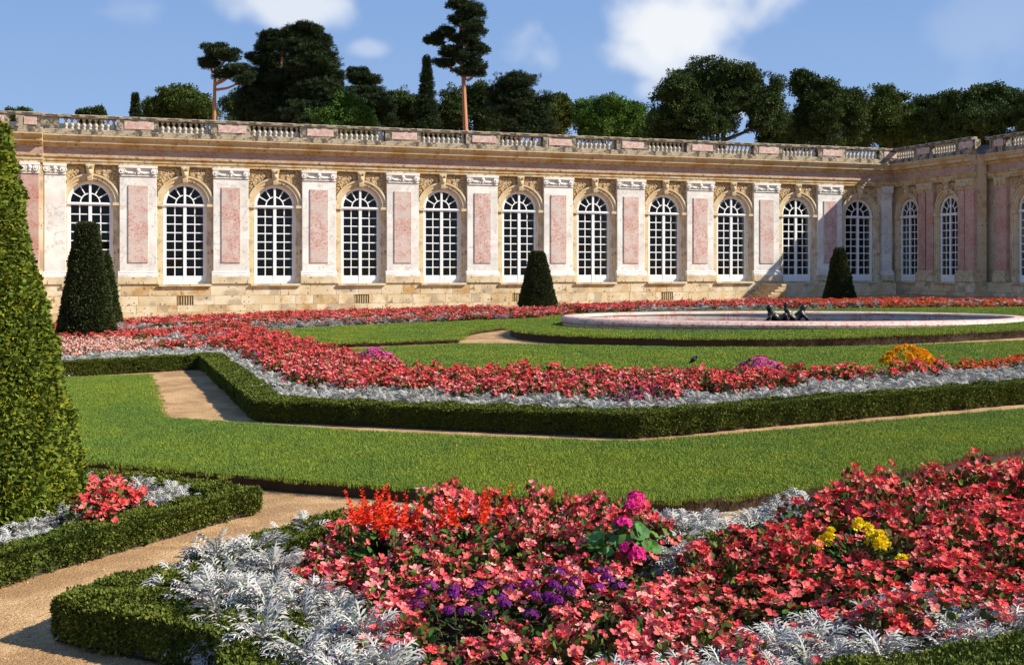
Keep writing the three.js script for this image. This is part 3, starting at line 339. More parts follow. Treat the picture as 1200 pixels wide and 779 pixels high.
function lawn(P, off, seed, label, near, holes, cut) {
  const Q = subdivide(P, 0.25, 0.035, seed), g = grp('lawn'); g.userData.kind = 'structure'; g.userData.label = label;
  mesh('turf', capGeo(Q, off, cut), mat.turf, g); mesh('soil_edge', skirtGeo(Q, off - 0.002, -0.05), mat.soil, g);
  const R = rng(seed + 5), pts = scatter(P, near, seed + 9), lists = [[], []], cols = [[], []], far = near > 0.09;
  for (const [x, z] of pts) {
    if (holes && holes(x, z)) continue; if (x > 2 - z * 0.5 || x < -3 + z * 0.5) continue;
    const k = far ? 0 : R() < 0.5 ? 0 : 1, n = vnoise(x * 0.6 + 50, z * 0.6 + 90, 3, 4096), n2 = vnoise(x * 2.3 + 50, z * 2.3 + 90, 4, 4096); lists[k].push(TM(x, gy(x, z) + off - 0.004, z, R() * 6.28, 0.85 + R() * 0.4, 0.7 + R() * 0.5)); const n3 = vnoise(x * 6 + 10, z * 6 + 30, 5, 4096), y = n * 0.45 + n2 * 0.35 + n3 * 0.2; const br = 0.74 + 0.46 * R(), yy = R() < 0.05 ? 1.4 : y; cols[k].push(lin((0.6 + 0.85 * yy) * br, (0.8 + 0.4 * yy) * br, (0.7 + 0.4 * (1 - y)) * br));
  }
  // fringe overhanging the cut edge
  Q.forEach((p) => { if (p[0] > 2 - p[1] * 0.5 || p[0] < -3 + p[1] * 0.5) return; for (let i = 0; i < (far ? 2 : 5); i++) { lists[0].push(TM(p[0] + (R() - 0.5) * 0.2, gy(...p) + off - 0.015 - R() * 0.02, p[1] + (R() - 0.5) * 0.1, R() * 6.28, 0.7 + R() * 0.5, 0.8 + R() * 0.7)); cols[0].push(lin(0.95 + R() * 0.25, 0.95, 0.7)); } });
  lists.forEach((l, i) => { if (l.length) { const o = inst('grass', far ? tufts[2] : tufts[i], mat.leafy, l, null, cols[i]); tag(o, 'mown green grass on the ' + label, 'grass', null, 'stuff'); } });
}
const BASIN = { x: 8.65, z: -34.2, a: 7.1, b: 3.8, top: 0.7 };
const inBasin = (x, z, k) => ((x - BASIN.x) / (BASIN.a + k)) ** 2 + ((z - BASIN.z) / (BASIN.b + k)) ** 2 < 1;
lawn(PLAN.lawnB, 0.14, 11, 'broad curving lawn between the two flower beds', 0.062);
lawn(PLAN.lawnD, 0.1, 12, 'lawn between the flower border and the fountain ring', 0.11);
lawn(PLAN.lawnF, 0.12, 13, 'lawn with a notched corner before the gallery wall', 0.14);
lawn(PLAN.lawnE, 0.24, 14, 'raised ring of lawn round the fountain basin', 0.14, (x, z) => inBasin(x, z, 0.02), [...Array(72)].map((_, i) => [BASIN.x + (BASIN.a - 0.2) * Math.cos(i / 72 * 6.28319), BASIN.z + (BASIN.b - 0.2) * Math.sin(i / 72 * 6.28319)]));

// ---------------------------------------------------------------- clipped foliage: hedges and topiary
function sprigGeo(seed, n, size, spread, tone) {     // a tuft of small leaves pointing along +y
  const R = rng(seed), L = new Leafy();
  for (let i = 0; i < n; i++) {
    const a = R() * 6.283, d = Math.sqrt(R()) * spread, y = (R() - 0.45) * spread * 0.9, dir = V(Math.cos(a) * (0.4 + R()), 0.3 + R() * 1.1, Math.sin(a) * (0.4 + R())).normalize(), [p, q] = frame(dir), b = V(Math.cos(a) * d, y, Math.sin(a) * d), s = size * (0.7 + R() * 0.6);
    const k = Math.cos(R() * 6.28), wv = p.clone().multiplyScalar(k).add(q.clone().multiplyScalar(Math.sqrt(1 - k * k))).multiplyScalar(s * 0.34), t = R(), col = mix3(tone[0], tone[1], t * t);
    const m = b.clone().addScaledVector(dir, s * 0.5), e = b.clone().addScaledVector(dir, s); L.fan([b.toArray(), m.clone().add(wv).toArray(), e.toArray(), m.clone().sub(wv).toArray()], col);
  } return L.build();
}
const BOX = [[0.045, 0.07, 0.01], [0.15, 0.18, 0.025]], YEW = [[0.026, 0.038, 0.011], [0.075, 0.085, 0.022]], GOLD = [[0.09, 0.12, 0.012], [0.42, 0.38, 0.04]], GREEN = [[0.05, 0.085, 0.012], [0.17, 0.22, 0.03]];
const sprigs = { box: [sprigGeo(21, 16, 0.018, 0.026, BOX), sprigGeo(22, 16, 0.02, 0.028, BOX)], boxFar: [sprigGeo(23, 14, 0.05, 0.07, BOX)], yew: [sprigGeo(24, 14, 0.055, 0.075, YEW)], gold: [sprigGeo(25, 11, 0.042, 0.045, GOLD), sprigGeo(26, 11, 0.042, 0.045, GREEN)] };
function onTriangles(T, density, seed, cull) {       // T: [a, b, c] points; returns [point, normal]
  const R = rng(seed), out = [], e1 = V(0, 0, 0), e2 = V(0, 0, 0);
  for (const [a, b, c] of T) { e1.subVectors(b, a); e2.subVectors(c, a); const n = e1.clone().cross(e2), ar = n.length() / 2; if (ar < 1e-9) continue; n.normalize(); let k = ar * density; k = Math.floor(k) + (R() < k % 1 ? 1 : 0); for (let i = 0; i < k; i++) { let u = R(), v = R(); if (u + v > 1) { u = 1 - u; v = 1 - v; } const p = a.clone().addScaledVector(e1, u).addScaledVector(e2, v); if (!cull || !cull(p)) out.push([p, n]); } }
  return out;
}
const up = V(0, 1, 0);
function leafOut(name, kinds, pts, seed, parent, tint, sink = 0.012) {
  const R = rng(seed), lists = kinds.map(() => []), cols = kinds.map(() => []);
  for (const [p, n] of pts) { const k = Math.floor(R() * kinds.length), d = V(n.x + (R() - 0.5) * 0.8, n.y + (R() - 0.5) * 0.8 + 0.15, n.z + (R() - 0.5) * 0.8).normalize(), q = new THREE.Quaternion().setFromUnitVectors(up, d).multiply(new THREE.Quaternion().setFromAxisAngle(up, R() * 6.28)), s = 0.75 + R() * 0.5; lists[k].push(new THREE.Matrix4().compose(p.clone().addScaledVector(n, (R() - 0.6) * sink * 2), q, V(s, s, s))); const [c1, c2] = tint, t = vnoise(p.x * 3 + 60, p.y * 3 + p.z * 3 + 200, 8, 4096) * 0.6 + R() * 0.4; cols[k].push(lin(...mix3(c1, c2, t))); }
  kinds.forEach((g, i) => { if (lists[i].length) inst(name, g, mat.leafy, lists[i], parent, cols[i]); });
}
function hedge(outer, side, w, h, label, density, kind, seed, group) {   // outer: ground line of one face; the hedge lies on the given side of it
  const c0 = offsetLine(outer, side * 0.0), c1 = offsetLine(outer, side * w), P = [...c0, ...c1.slice().reverse()], g = grp('box_hedge'); tag(g, label, 'hedge', group);
  const cx = outer[0][0], cz = outer[0][1]; g.position.set(cx, gy(cx, cz), cz);
  const S = subdivide(P, 0.3, 0.02, seed), rel = (x, z, o) => V(x - cx, gy(x, z) + o - gy(cx, cz), z - cz), area = S.reduce((s, p, i) => { const q = S[(i + 1) % S.length]; return s + p[0] * q[1] - q[0] * p[1]; }, 0);
  if (area > 0) S.reverse();
  const T = [], f = THREE.ShapeUtils.triangulateShape(S.map((p) => new THREE.Vector2(...p)), []);
  for (const t of f) { const q = t.map((i) => S[i]), ok = (q[1][0] - q[0][0]) * (q[2][1] - q[0][1]) - (q[1][1] - q[0][1]) * (q[2][0] - q[0][0]) < 0; const r = (ok ? q : [q[0], q[2], q[1]]).map(([x, z]) => rel(x, z, h)); T.push(r); }
  S.forEach((p, i) => { const q = S[(i + 1) % S.length], a = rel(...p, 0.035), b = rel(...q, 0.035), c = rel(...q, h), d = rel(...p, h); T.push([a, b, c], [a, c, d]); });
  const I = offsetClosed(S, 0.035), pos = []; const cap = THREE.ShapeUtils.triangulateShape(I.map((p) => new THREE.Vector2(...p)), []);
  for (const t of cap) for (const i of t) pos.push(...rel(...I[i], h - 0.03).toArray()); I.forEach((p, i) => { const q = I[(i + 1) % I.length], a = rel(...p, -0.05), b = rel(...q, -0.05), c = rel(...q, h - 0.03), d = rel(...p, h - 0.03); for (const v of [a, b, c, a, c, d]) pos.push(v.x, v.y, v.z); });
  const core = new THREE.BufferGeometry(); core.setAttribute('position', new THREE.Float32BufferAttribute(pos, 3)); core.computeVertexNormals(); mesh('twigs', core, mat.twig, g);
  const R = rng(seed + 3), pts = onTriangles(T, density, seed + 1, (p) => { const low = p.y - (gy(p.x + cx, p.z + cz) - gy(cx, cz)); return low < 0.1 && R() > low / 0.1 * 0.8; });
  pts.forEach(([p, n]) => { const k = (vnoise(p.x * 5 + 90, p.z * 5 + p.y * 4 + 90, 6, 4096) - 0.5) * 0.075; p.addScaledVector(n, k); });
  leafOut('foliage', kind, pts, seed + 2, g, [[0.75, 0.85, 0.8], [1.6, 1.35, 1.0]]);
  return g;
}
function offsetClosed(P, d) { const n = P.length; return P.map((p, i) => { const a = P[(i + n - 1) % n], c = P[(i + 1) % n]; let tx = c[0] - a[0], tz = c[1] - a[1]; const l = Math.hypot(tx, tz) || 1; return [p[0] + tz / l * d, p[1] - tx / l * d]; }); }
const A_OUT = [[-1.46, -9.47], [-1.77, -8.86], [-2.19, -8.12], [-2.49, -7.7], [-2.74, -7.43], [-2.9, -7.02], [-2.14, -6.62], [-1.66, -6.33], [-1.5, -5.8], [-1.3, -4.85], [0.9, -4.95], [1.75, -5.25], [2.85, -5.64], [4.2, -6.3], [6.5, -7.4]];
hedge(A_OUT, -1, 0.44, 0.26, 'angular clipped box hedge around the silver-edged bed with purple and red flowers', 4600, sprigs.box, 31);
hedge([[6.5, -11.4], [4.1, -10], [2.97, -9.25], [1.5, -8.65], [-0.33, -9.2], [-1.4, -9.5]], -1, 0.34, 0.22, 'clipped box hedge closing the purple-and-red flowered bed beside the broad lawn', 2600, sprigs.box, 32);
hedge([[-5.6, -5.2], ...PLAN.hedgeL, [-3.04, -10.97], [-3.96, -11.43], [-5.1, -11.86]], -1, 0.3, 0.22, 'clipped box hedge with pointed end around the golden-leaved topiary cone', 4000, sprigs.box, 33);
hedge(PLAN.hedgeC_front, -1, 0.46, 0.3, 'long angled box hedge edging the flower border across the broad lawn', 2600, sprigs.box, 34);
hedge(PLAN.hedgeArm, -1, 0.35, 0.2, 'short thin box hedge inside the fork of the flower border', 420, sprigs.boxFar, 35);
hedge(PLAN.hedgeS_left, -1, 0.4, 0.26, 'low dark box hedge edging the flower strip below the gallery wall', 380, sprigs.boxFar, 36);
hedge(PLAN.hedgeS_right, -1, 0.4, 0.22, 'low dark box hedge edging the flower strip behind the fountain', 380, sprigs.boxFar, 37);
function topiary([x, z], r0, r1, h, label, kinds, density, seed, tint) {
  const g = grp('topiary_cone'); g.position.set(x, gy(x, z) - 0.02, z); tag(g, label, 'topiary');
  const prof = [[0.001, 0.02], [r0 * 0.9, 0.03], [r0, 0.18], [mix(r0, r1, 0.35) + 0.01, h * 0.36], [mix(r0, r1, 0.7) + 0.005, h * 0.7], [r1, h * 0.975], [r1 * 0.8, h], [0.001, h + 0.02]];
  const lathe = (d) => new THREE.LatheGeometry(prof.map(([a, b]) => new THREE.Vector2(Math.max(0.001, a - d), b > h * 0.9 ? b - d : b)), 40), o = lathe(0).toNonIndexed(), P = o.attributes.position, T = [];
  for (let i = 0; i < P.count; i += 3) T.push([0, 1, 2].map((k) => V(P.getX(i + k), P.getY(i + k), P.getZ(i + k))));
  const mid = V(0, h * 0.4, 0); T.forEach((t) => { const n = t[1].clone().sub(t[0]).cross(t[2].clone().sub(t[0])), c = t[0].clone().add(t[1]).add(t[2]).divideScalar(3).sub(mid); if (n.dot(c) < 0) [t[1], t[2]] = [t[2], t[1]]; });
  mesh('branches', lathe(0.06), mat.twig, g);
  const stem = mesh('trunk', new THREE.CylinderGeometry(0.06, 0.08, 0.3, 8), mat.bark, g); stem.position.y = 0.05;
  const pts = onTriangles(T, density, seed);
  pts.forEach(([p, n]) => p.addScaledVector(n, (vnoise(p.x * 4 + 50, p.y * 5 + p.z * 4 + 50, 7, 4096) - 0.5) * 0.1 * Math.min(1, r0)));
  leafOut('foliage', kinds, pts, seed + 1, g, tint, 0.03); return g;
}
topiary(PT.T1, 1.0, 0.29, 3.7, 'tall golden-green clipped cone of loose leaves rising from silver edging plants', sprigs.gold, 1500, 51, [[0.7, 0.75, 0.7], [2.0, 1.8, 1.1]]);
topiary(PT.T2, 0.8, 0.25, 3.55, 'big dark flat-topped yew cone standing in pale pink flowers', sprigs.yew, 520, 52, [[0.7, 0.8, 0.75], [1.3, 1.25, 1.1]]);
topiary([-14.4, -38.8], 0.68, 0.26, 2.7, 'dark yew cone half hidden behind the big flat-topped cone', sprigs.yew, 420, 53, [[0.8, 0.95, 0.75], [1.4, 1.5, 1.1]]);
topiary(PT.T3, 0.84, 0.3, 2.55, 'squat dark yew cone before the gallery wall next to an iron grating', sprigs.yew, 420, 54, [[0.7, 0.8, 0.75], [1.3, 1.25, 1.1]]);
topiary(PT.T4, 0.7, 0.2, 2.5, 'narrow dark yew cone by the stone steps near the building corner', sprigs.yew, 420, 55, [[0.7, 0.8, 0.75], [1.2, 1.15, 1.1]]);

// ---------------------------------------------------------------- bedding plants
function petals(L, c, n, s, col, R, count = 4, cup = 0.35) {
  const [p, q] = frame(n), a0 = R() * 6.28;
  for (let k = 0; k < count; k++) {
    const a = a0 + k * 6.283 / count, d = p.clone().multiplyScalar(Math.cos(a)).addScaledVector(q, Math.sin(a)), e = p.clone().multiplyScalar(-Math.sin(a)).addScaledVector(q, Math.cos(a)), l = s * (k % 2 ? 0.8 : 1.05) * (0.85 + R() * 0.3), w = l * 0.48, f = 0.8 + R() * 0.4, cc = col.map((x) => Math.min(0.9, x * f));
    const P = (u, v, y) => c.clone().addScaledVector(d, u * l).addScaledVector(e, v * w).addScaledVector(n, y * l).toArray();
    L.fan([P(0.02, 0, 0), P(0.5, -0.9, cup * 0.7), P(0.92, -0.55, cup * 1.2), P(1, 0.05, cup * 1.1), P(0.88, 0.6, cup * 1.2), P(0.5, 0.9, cup * 0.7)], cc);
  }
}
function leaf(L, b, dir, s, ratio, col, R) { const [p, q] = frame(dir), t = R() * 6.28, w = p.multiplyScalar(Math.cos(t)).addScaledVector(q, Math.sin(t)), n = dir.clone().cross(w), P = (u, v, y) => b.clone().addScaledVector(dir, u * s).addScaledVector(w, v * s * ratio).addScaledVector(n, y * s).toArray(); L.fan([P(0, 0, 0), P(0.35, -0.5, 0.1), P(0.75, -0.42, 0.08), P(1, 0, -0.06), P(0.75, 0.42, 0.08), P(0.35, 0.5, 0.1)], col); }
const CORAL = [[0.7, 0.06, 0.07], [0.76, 0.11, 0.12], [0.8, 0.19, 0.19], [0.86, 0.4, 0.37], [0.72, 0.07, 0.11], [0.74, 0.09, 0.085]], RED = [[0.66, 0.035, 0.04], [0.72, 0.065, 0.065], [0.76, 0.11, 0.1], [0.82, 0.26, 0.23], [0.7, 0.055, 0.08], [0.78, 0.16, 0.15]], PALE = [[0.8, 0.42, 0.34], [0.82, 0.55, 0.45], [0.75, 0.25, 0.2], [0.85, 0.66, 0.55]], MAGENTA = [[0.44, 0.015, 0.16], [0.54, 0.04, 0.21], [0.5, 0.1, 0.26]], ORANGE = [[0.72, 0.12, 0.03], [0.75, 0.2, 0.05], [0.66, 0.05, 0.04]];
const LEAFG = [[0.04, 0.075, 0.012], [0.08, 0.125, 0.02], [0.12, 0.075, 0.015], [0.13, 0.05, 0.018], [0.06, 0.1, 0.016]];
function begonia(seed, r, h, clusters, nl, pal, fs = 0.024) {
  const R = rng(seed), F = new Leafy(), G = new Leafy(), pick = (a) => a[Math.floor(R() * a.length)];
  const dome = (f) => { const a = R() * 6.28, d = Math.sqrt(R()) * r; return V(Math.cos(a) * d, h * (1 - 0.5 * (d / r) ** 2) * f, Math.sin(a) * d); };
  for (let i = 0; i < nl; i++) { const p = dome(0.3 + R() * 0.68), d = V(p.x / r + (R() - 0.5), 0.15 + R() * 0.8, p.z / r + (R() - 0.5)).normalize(); leaf(G, p, d, 0.035 + R() * 0.03, 0.8, pick(LEAFG).map((x) => x * (0.7 + R() * 0.7)), R); }
  for (let i = 0; i < 14; i++) { const p = dome(0.85), b = V(p.x * 0.25, 0, p.z * 0.25), w = V(-p.z, 0, p.x).normalize().multiplyScalar(0.004); G.tri(b.clone().sub(w).toArray(), b.clone().add(w).toArray(), p.toArray(), [0.09, 0.07, 0.02]); }
  for (let i = 0; i < clusters; i++) {
    const c = dome(0.9 + R() * 0.18), n0 = V(c.x / r * 0.8, 0.9, c.z / r * 0.8).normalize(), base = pick(pal), k = 2 + Math.floor(R() * 4);
    for (let j = 0; j < k; j++) { const p = c.clone().add(V((R() - 0.5) * 0.07, (R() - 0.4) * 0.05, (R() - 0.5) * 0.07)), n = n0.clone().add(V((R() - 0.5) * 1.2, (R() - 0.5) * 0.7, (R() - 0.5) * 1.2)).normalize(), s = fs * (0.5 + R() * 0.7), col = mix3(base, pick(pal), R() * 0.5); petals(F, p, n, s, col, R, 4, 0.25 + R() * 0.4); if (R() < 0.55) { const [a, b] = frame(n), q = (x, y) => p.clone().addScaledVector(a, x * s * 0.22).addScaledVector(b, y * s * 0.22).addScaledVector(n, s * 0.22).toArray(); F.fan([q(-1, 0), q(0, -1), q(1, 0), q(0, 1)], [0.75, 0.5, 0.06]); } }
  }
  return [G.build(), F.build()];
}
function dustyMiller(seed, r, h, n) {
  const R = rng(seed), L = new Leafy();
  for (let i = 0; i < n; i++) {
    const a = R() * 6.283, t = Math.sqrt((i + 0.5) / n), el = 1.35 - t * 1.0 + (R() - 0.5) * 0.3, b = V(Math.cos(a) * r * 0.62 * t, h * (0.15 + 0.62 * (1 - t * t) * (0.5 + 0.5 * R()) + R() * 0.12), Math.sin(a) * r * 0.62 * t), len = (0.095 + R() * 0.06) * (r / 0.22), g = 0.7 + R() * 0.4, col = [0.475 * g, 0.462 * g, 0.41 * g];
    let p = b.clone(), e = el; const hd = V(Math.cos(a), 0, Math.sin(a)), sd = V(-Math.sin(a), 0, Math.cos(a)), seg = 5, tw = (R() - 0.5) * 0.8; let prev = null;
    for (let k = 0; k <= seg; k++) {
      const dir = hd.clone().multiplyScalar(Math.cos(e)).setY(Math.sin(e)), nn = sd.clone().cross(dir), s2 = sd.clone().multiplyScalar(Math.cos(tw)).addScaledVector(nn, Math.sin(tw)), w = len * 0.035, lo = p.clone().addScaledVector(s2, -w).toArray(), hi = p.clone().addScaledVector(s2, w).toArray();
      if (prev) { L.tri(prev[0], prev[1], hi, col); L.tri(prev[0], hi, lo, col); }
      if (k > 0) for (const s of [-1, 1]) { const ll = len * (0.4 - 0.06 * Math.abs(k - 3)) * (0.7 + R() * 0.5), tip = p.clone().addScaledVector(s2, s * ll * 0.85).addScaledVector(dir, ll * 0.6).addScaledVector(nn, -ll * (0.1 + R() * 0.25)), a1 = p.clone().addScaledVector(dir, -len * 0.05), m = p.clone().addScaledVector(s2, s * ll * 0.5).addScaledVector(dir, ll * 0.2), m2 = p.clone().addScaledVector(s2, s * ll * 0.4).addScaledVector(dir, ll * 0.42), c2 = col.map((x) => x * (0.88 + R() * 0.24)); L.fan([a1.toArray(), m.toArray(), tip.toArray(), m2.toArray()], c2); }
      prev = [lo, hi]; p.addScaledVector(dir, len / seg); e -= 0.12 + R() * 0.12;
    }
    const d2 = hd.clone().multiplyScalar(Math.cos(e)).setY(Math.sin(e)); L.tri(prev[0], prev[1], p.clone().addScaledVector(d2, len * 0.06).toArray(), col);
  } return L.build();
}
const begs = { coral: [...Array(6)].map((_, i) => begonia(100 + i, 0.2, 0.4, 17, 135, CORAL, 0.033)), red: [...Array(5)].map((_, i) => begonia(120 + i, 0.2, 0.4, 16, 140, RED, 0.033)), pale: [0, 1].map((i) => begonia(140 + i, 0.2, 0.34, 30, 90, PALE)), magenta: [0].map((i) => begonia(150 + i, 0.2, 0.36, 30, 90, MAGENTA, 0.02)), orange: [0].map((i) => begonia(160 + i, 0.2, 0.34, 28, 90, ORANGE)) };
const millers = [...Array(6)].map((_, i) => dustyMiller(180 + i, 0.22, 0.27, 150));
const begProto = {};
function begoniaPlant(kind, v, x, z, s, sy, ry, label, group) {
  const key = kind + v; let o; if (!begProto[key]) { o = begProto[key] = grp('begonia_plant'); mesh('foliage', begs[kind][v][0], mat.leafy, o); mesh('flowers', begs[kind][v][1], mat.petal, o); } else o = copyOf(begProto[key]);
  o.position.set(x, gy(x, z), z); o.scale.set(s, sy, s); o.rotation.y = ry; tag(o, label, 'flower', group); return o;
}
const seen = (x, z, m = 0.6) => Math.abs(x) < -z * 0.4616 + m;
const far = {}; const farColours = {};
function farPlant(key, x, z, s, sy, ry) { (far[key] ??= []).push(TM(x, gy(x, z), z, ry, s, sy)); }
const RB = rng(900), SPECIAL = [[...PT.salvia1, 0.42], [...PT.salvia2, 0.3], [...PT.geran, 0.28], [...PT.helio, 0.36], [...PT.helio2, 0.28], [...PT.helio3, 0.28], [...PT.mariy, 0.3]];
const clear = (x, z, L) => L.every(([a, b, r]) => Math.hypot(x - a, z - b) > r);
// front bed: coral plants on one side, red ones on the other
let nb = 0;
for (const [x, z] of scatter(PLAN.zoneA_pink, 0.31, 71, 0.42)) {
  if (!seen(x, z, 0.5) || !clear(x, z, SPECIAL)) continue; const red = x > 1.45 + (RB() - 0.5) * 0.6, k = red ? 'red' : 'coral', v = Math.floor(RB() * begs[k].length), back = sst(-6.5, -9, z);
  begoniaPlant(k, v, x, z, 0.85 + RB() * 0.35, (0.66 + RB() * 0.28 + 0.3 * vnoise(x * 1.3 + 20, z * 1.3 + 40, 77, 4096)) * (0.88 + 0.22 * back), RB() * 6.28, red ? 'red begonia plant in the bed around the small yellow marigolds' : 'coral pink begonia plant in the bed around the purple heliotropes', red ? 'red begonias round the yellow marigolds' : 'coral begonias round the purple heliotropes'); nb++;
}
for (const [x, z] of scatter(PLAN.zoneL_red, 0.24, 72, 0.2)) { begoniaPlant('red', Math.floor(RB() * 5), x, z, 0.8 + RB() * 0.3, 0.85 + RB() * 0.2, RB() * 6.28, 'red begonia in the small patch beside the golden topiary cone', 'red begonias beside the golden cone'); nb++; }
// border beyond the broad lawn, nearest plants one by one, the rest as a mass
const MOUNDS = [[...PT.mari, 0.5], [...PT.mag1, 0.45], [...PT.mag2, 0.5]];
const blot = (x, z, s) => vnoise(x * 0.45 + 40, z * 0.45 + 90, s, 4096);
for (const [zn, st, seed] of [['zoneC_pink', 0.33, 73], ['zoneArm_pink', 0.36, 74], ['zoneS_left', 0.4, 75], ['zoneS_right', 0.38, 76]]) {
  const pts = scatter(PLAN[zn], st, seed, 0.35).filter(([x, z]) => seen(x, z, 0.8) && clear(x, z, MOUNDS) && clear(x, z, [[...PT.T2, 0.85], [-14.35, -38.8, 0.85], [...PT.T3, 0.85]])).sort((a, b) => b[1] - a[1]);
  for (const [x, z] of pts) {
    let k = 'coral'; const b = blot(x, z, 5), c = blot(x * 2 + 7, z * 2, 6);
    if (zn === 'zoneC_pink') { if (inPoly(x, z, PLAN.zoneC_pale) || (x < -9 && b > 0.45)) k = 'pale'; else if (x < -4 && c > 0.86) k = 'orange'; else if (c < 0.08) k = 'magenta'; else if (x > 8.2) k = 'orange'; else if (x > 3 || b < 0.4) k = 'red'; }
    if (zn === 'zoneArm_pink') k = c > 0.8 ? 'orange' : b > 0.6 ? 'coral' : 'red';
    if (zn === 'zoneS_left') { k = c > 0.84 ? 'orange' : c < 0.12 ? 'magenta' : c > 0.5 ? 'coral' : 'red'; if (Math.hypot(x - PT.T3[0], (z - PT.T3[1]) * 0.5) < 3.4) k = 'pale'; }
    if (zn === 'zoneS_right') k = x > 12 ? (c > 0.35 ? 'orange' : 'red') : c > 0.8 ? 'magenta' : c > 0.3 ? 'red' : 'coral';
    const v = Math.floor(RB() * begs[k].length), s = 0.9 + RB() * 0.35;
    if (zn === 'zoneC_pink' && nb < 290 && z > -19 && x > -3.5) { nb++; begoniaPlant(k, v, x, z, s, 0.9 + RB() * 0.25, RB() * 6.28, 'begonia plant in the long border behind the angled hedge', 'begonias in the long border'); }
    else farPlant(k + v, x, z, s * (st / 0.33), (zn === 'zoneC_pink' ? 0.88 : 0.72) + RB() * 0.25, RB() * 6.28);
  }
}
{ const g = grp('begonia_bedding'); tag(g, 'massed red, pink and orange begonias in the distant borders and strips', 'flowers', null, 'stuff');
  for (const [key, list] of Object.entries(far)) { const k = key.replace(/\d/g, ''), v = +key.replace(/\D/g, ''); inst('foliage', begs[k][v][0], mat.leafy, list, g); inst('flowers', begs[k][v][1], mat.petal, list, g); } }
// silver edging plants
const milProto = []; let nm = 0; const farSilver = millers.map(() => []);
for (const [zn, st, seed, sc, label] of [['zoneA_silver_left', 0.21, 81, 1.0, 'silver-leaved dusty miller in the broad edging of the angular hedge'], ['zoneA_silver_front', 0.25, 82, 0.95, 'silver-leaved dusty miller in the row before the red begonias'], ['zoneA_silver_back', 0.26, 83, 0.95, 'silver-leaved dusty miller in the gap behind the red begonias'], ['zoneL_silver', 0.26, 84, 0.85, 'silver-leaved dusty miller around the golden topiary cone'], ['zoneC_silver', 0.3, 85, 0.86, 'silver-leaved dusty miller in the row along the long angled hedge'], ['zoneArm_silver', 0.34, 86, 1, ''], ['zoneSs_left', 0.4, 87, 1, ''], ['zoneSs_right', 0.4, 88, 1, '']]) {
  const pts = scatter(PLAN[zn], st, seed, 0.3).filter(([x, z]) => seen(x, z, 0.6) && clear(x, z, [[...PT.T1, 0.95], [...PT.T2, 0.85]])).sort((a, b) => b[1] - a[1]);
  for (const [x, z] of pts) {
    const v = Math.floor(RB() * 6), s = sc * (0.85 + RB() * 0.35), sy = s * (zn === 'zoneA_silver_left' ? 1.08 : 0.92) * (0.9 + RB() * 0.28), ry = RB() * 6.28;
    if (label && nm < 296 && z > -21) { nm++; let o; if (!milProto[v]) { o = milProto[v] = mesh('dusty_miller', millers[v], mat.silver); } else o = copyOf(milProto[v]); o.position.set(x, gy(x, z), z); o.scale.set(s, sy, s); o.rotation.y = ry; tag(o, label, 'plant', label.replace('silver-leaved dusty miller', 'dusty millers')); }
    else farSilver[v].push(TM(x, gy(x, z), z, ry, s * (st > 0.33 ? 1.25 : 1.05), sy));
  }
}
{ const g = grp('silver_edging'); tag(g, 'silver edging plants massed along the distant flower strips', 'plants', null, 'stuff'); farSilver.forEach((l, i) => { if (l.length) inst('leaves', millers[i], mat.silver, l, g); }); }
// soil under the beds
for (const [P, l] of [[A_OUT.slice(1).concat([[6.5, -11.2], [4.1, -9.8], [2.97, -9.05], [1.5, -8.45], [-0.33, -9]]), 'dark soil of the bed with purple heliotropes'], [PLAN.zoneC_pink, 'dark soil of the long border'], [PLAN.zoneL_silver, 'dark soil round the golden cone'], [PLAN.zoneArm_pink, 'dark soil of the forked border'], [PLAN.zoneS_left, 'dark soil of the strip below the gallery'], [PLAN.zoneS_right, 'dark soil of the strip behind the fountain']]) { const m = mesh('soil', capGeo(P, 0.012), mat.soil); m.userData.kind = 'structure'; m.userData.label = l; }

{ // loose pebbles and dry crumbs on the sandy path
  const R = rng(1234), g = new THREE.IcosahedronGeometry(1, 0); g.scale(1, 0.6, 0.8); const l = [], c = [];
  for (let i = 0; i < 5200; i++) { const z = -5.2 - R() * R() * 16, x = z * 0.5 + R() * -z * 0.75, s = 0.003 + R() * R() * 0.009; if (inPoly(x, z, PLAN.lawnB)) continue; l.push(TM(x, gy(x, z) + s * 0.2, z, R() * 6.28, s)); const k = 0.5 + R(); c.push(lin(0.4 * k, 0.29 * k, 0.17 * k)); }
  const o = inst('pebbles', g, M({ roughness: 1 }), l, null, c); tag(o, 'loose tan pebbles strewn over the sandy path', 'gravel', null, 'stuff'); }

{ // fallen petals and dry leaves
  const R = rng(4321), L = new Leafy(); leaf(L, V(0, 0, 0), V(1, 0.1, 0).normalize(), 1, 0.7, [1, 1, 1], R); const g = L.build(), l = [], c = [];
  for (let i = 0; i < 700; i++) { const z = -5.4 - R() * 14, x = z * 0.48 + R() * -z * 0.96, s = 0.012 + R() * 0.022, on = inPoly(x, z, PLAN.lawnB) ? 0.165 : inPoly(x, z, A_OUT) ? -1 : 0.004; if (on < 0 || (on > 0.1 && R() < 0.6)) continue; l.push(TM(x, gy(x, z) + on, z, R() * 6.28, s, s, (R() - 0.5) * 0.6, (R() - 0.5) * 0.6)); c.push(R() < 0.3 ? lin(0.6, 0.14, 0.14) : lin(0.26 + R() * 0.2, 0.16 + R() * 0.12, 0.06)); }
  const o = inst('fallen_leaves', g, M({ roughness: 1, side: THREE.DoubleSide }), l, null, c); tag(o, 'dry leaves and fallen petals on path and lawn', 'leaves', null, 'stuff'); }

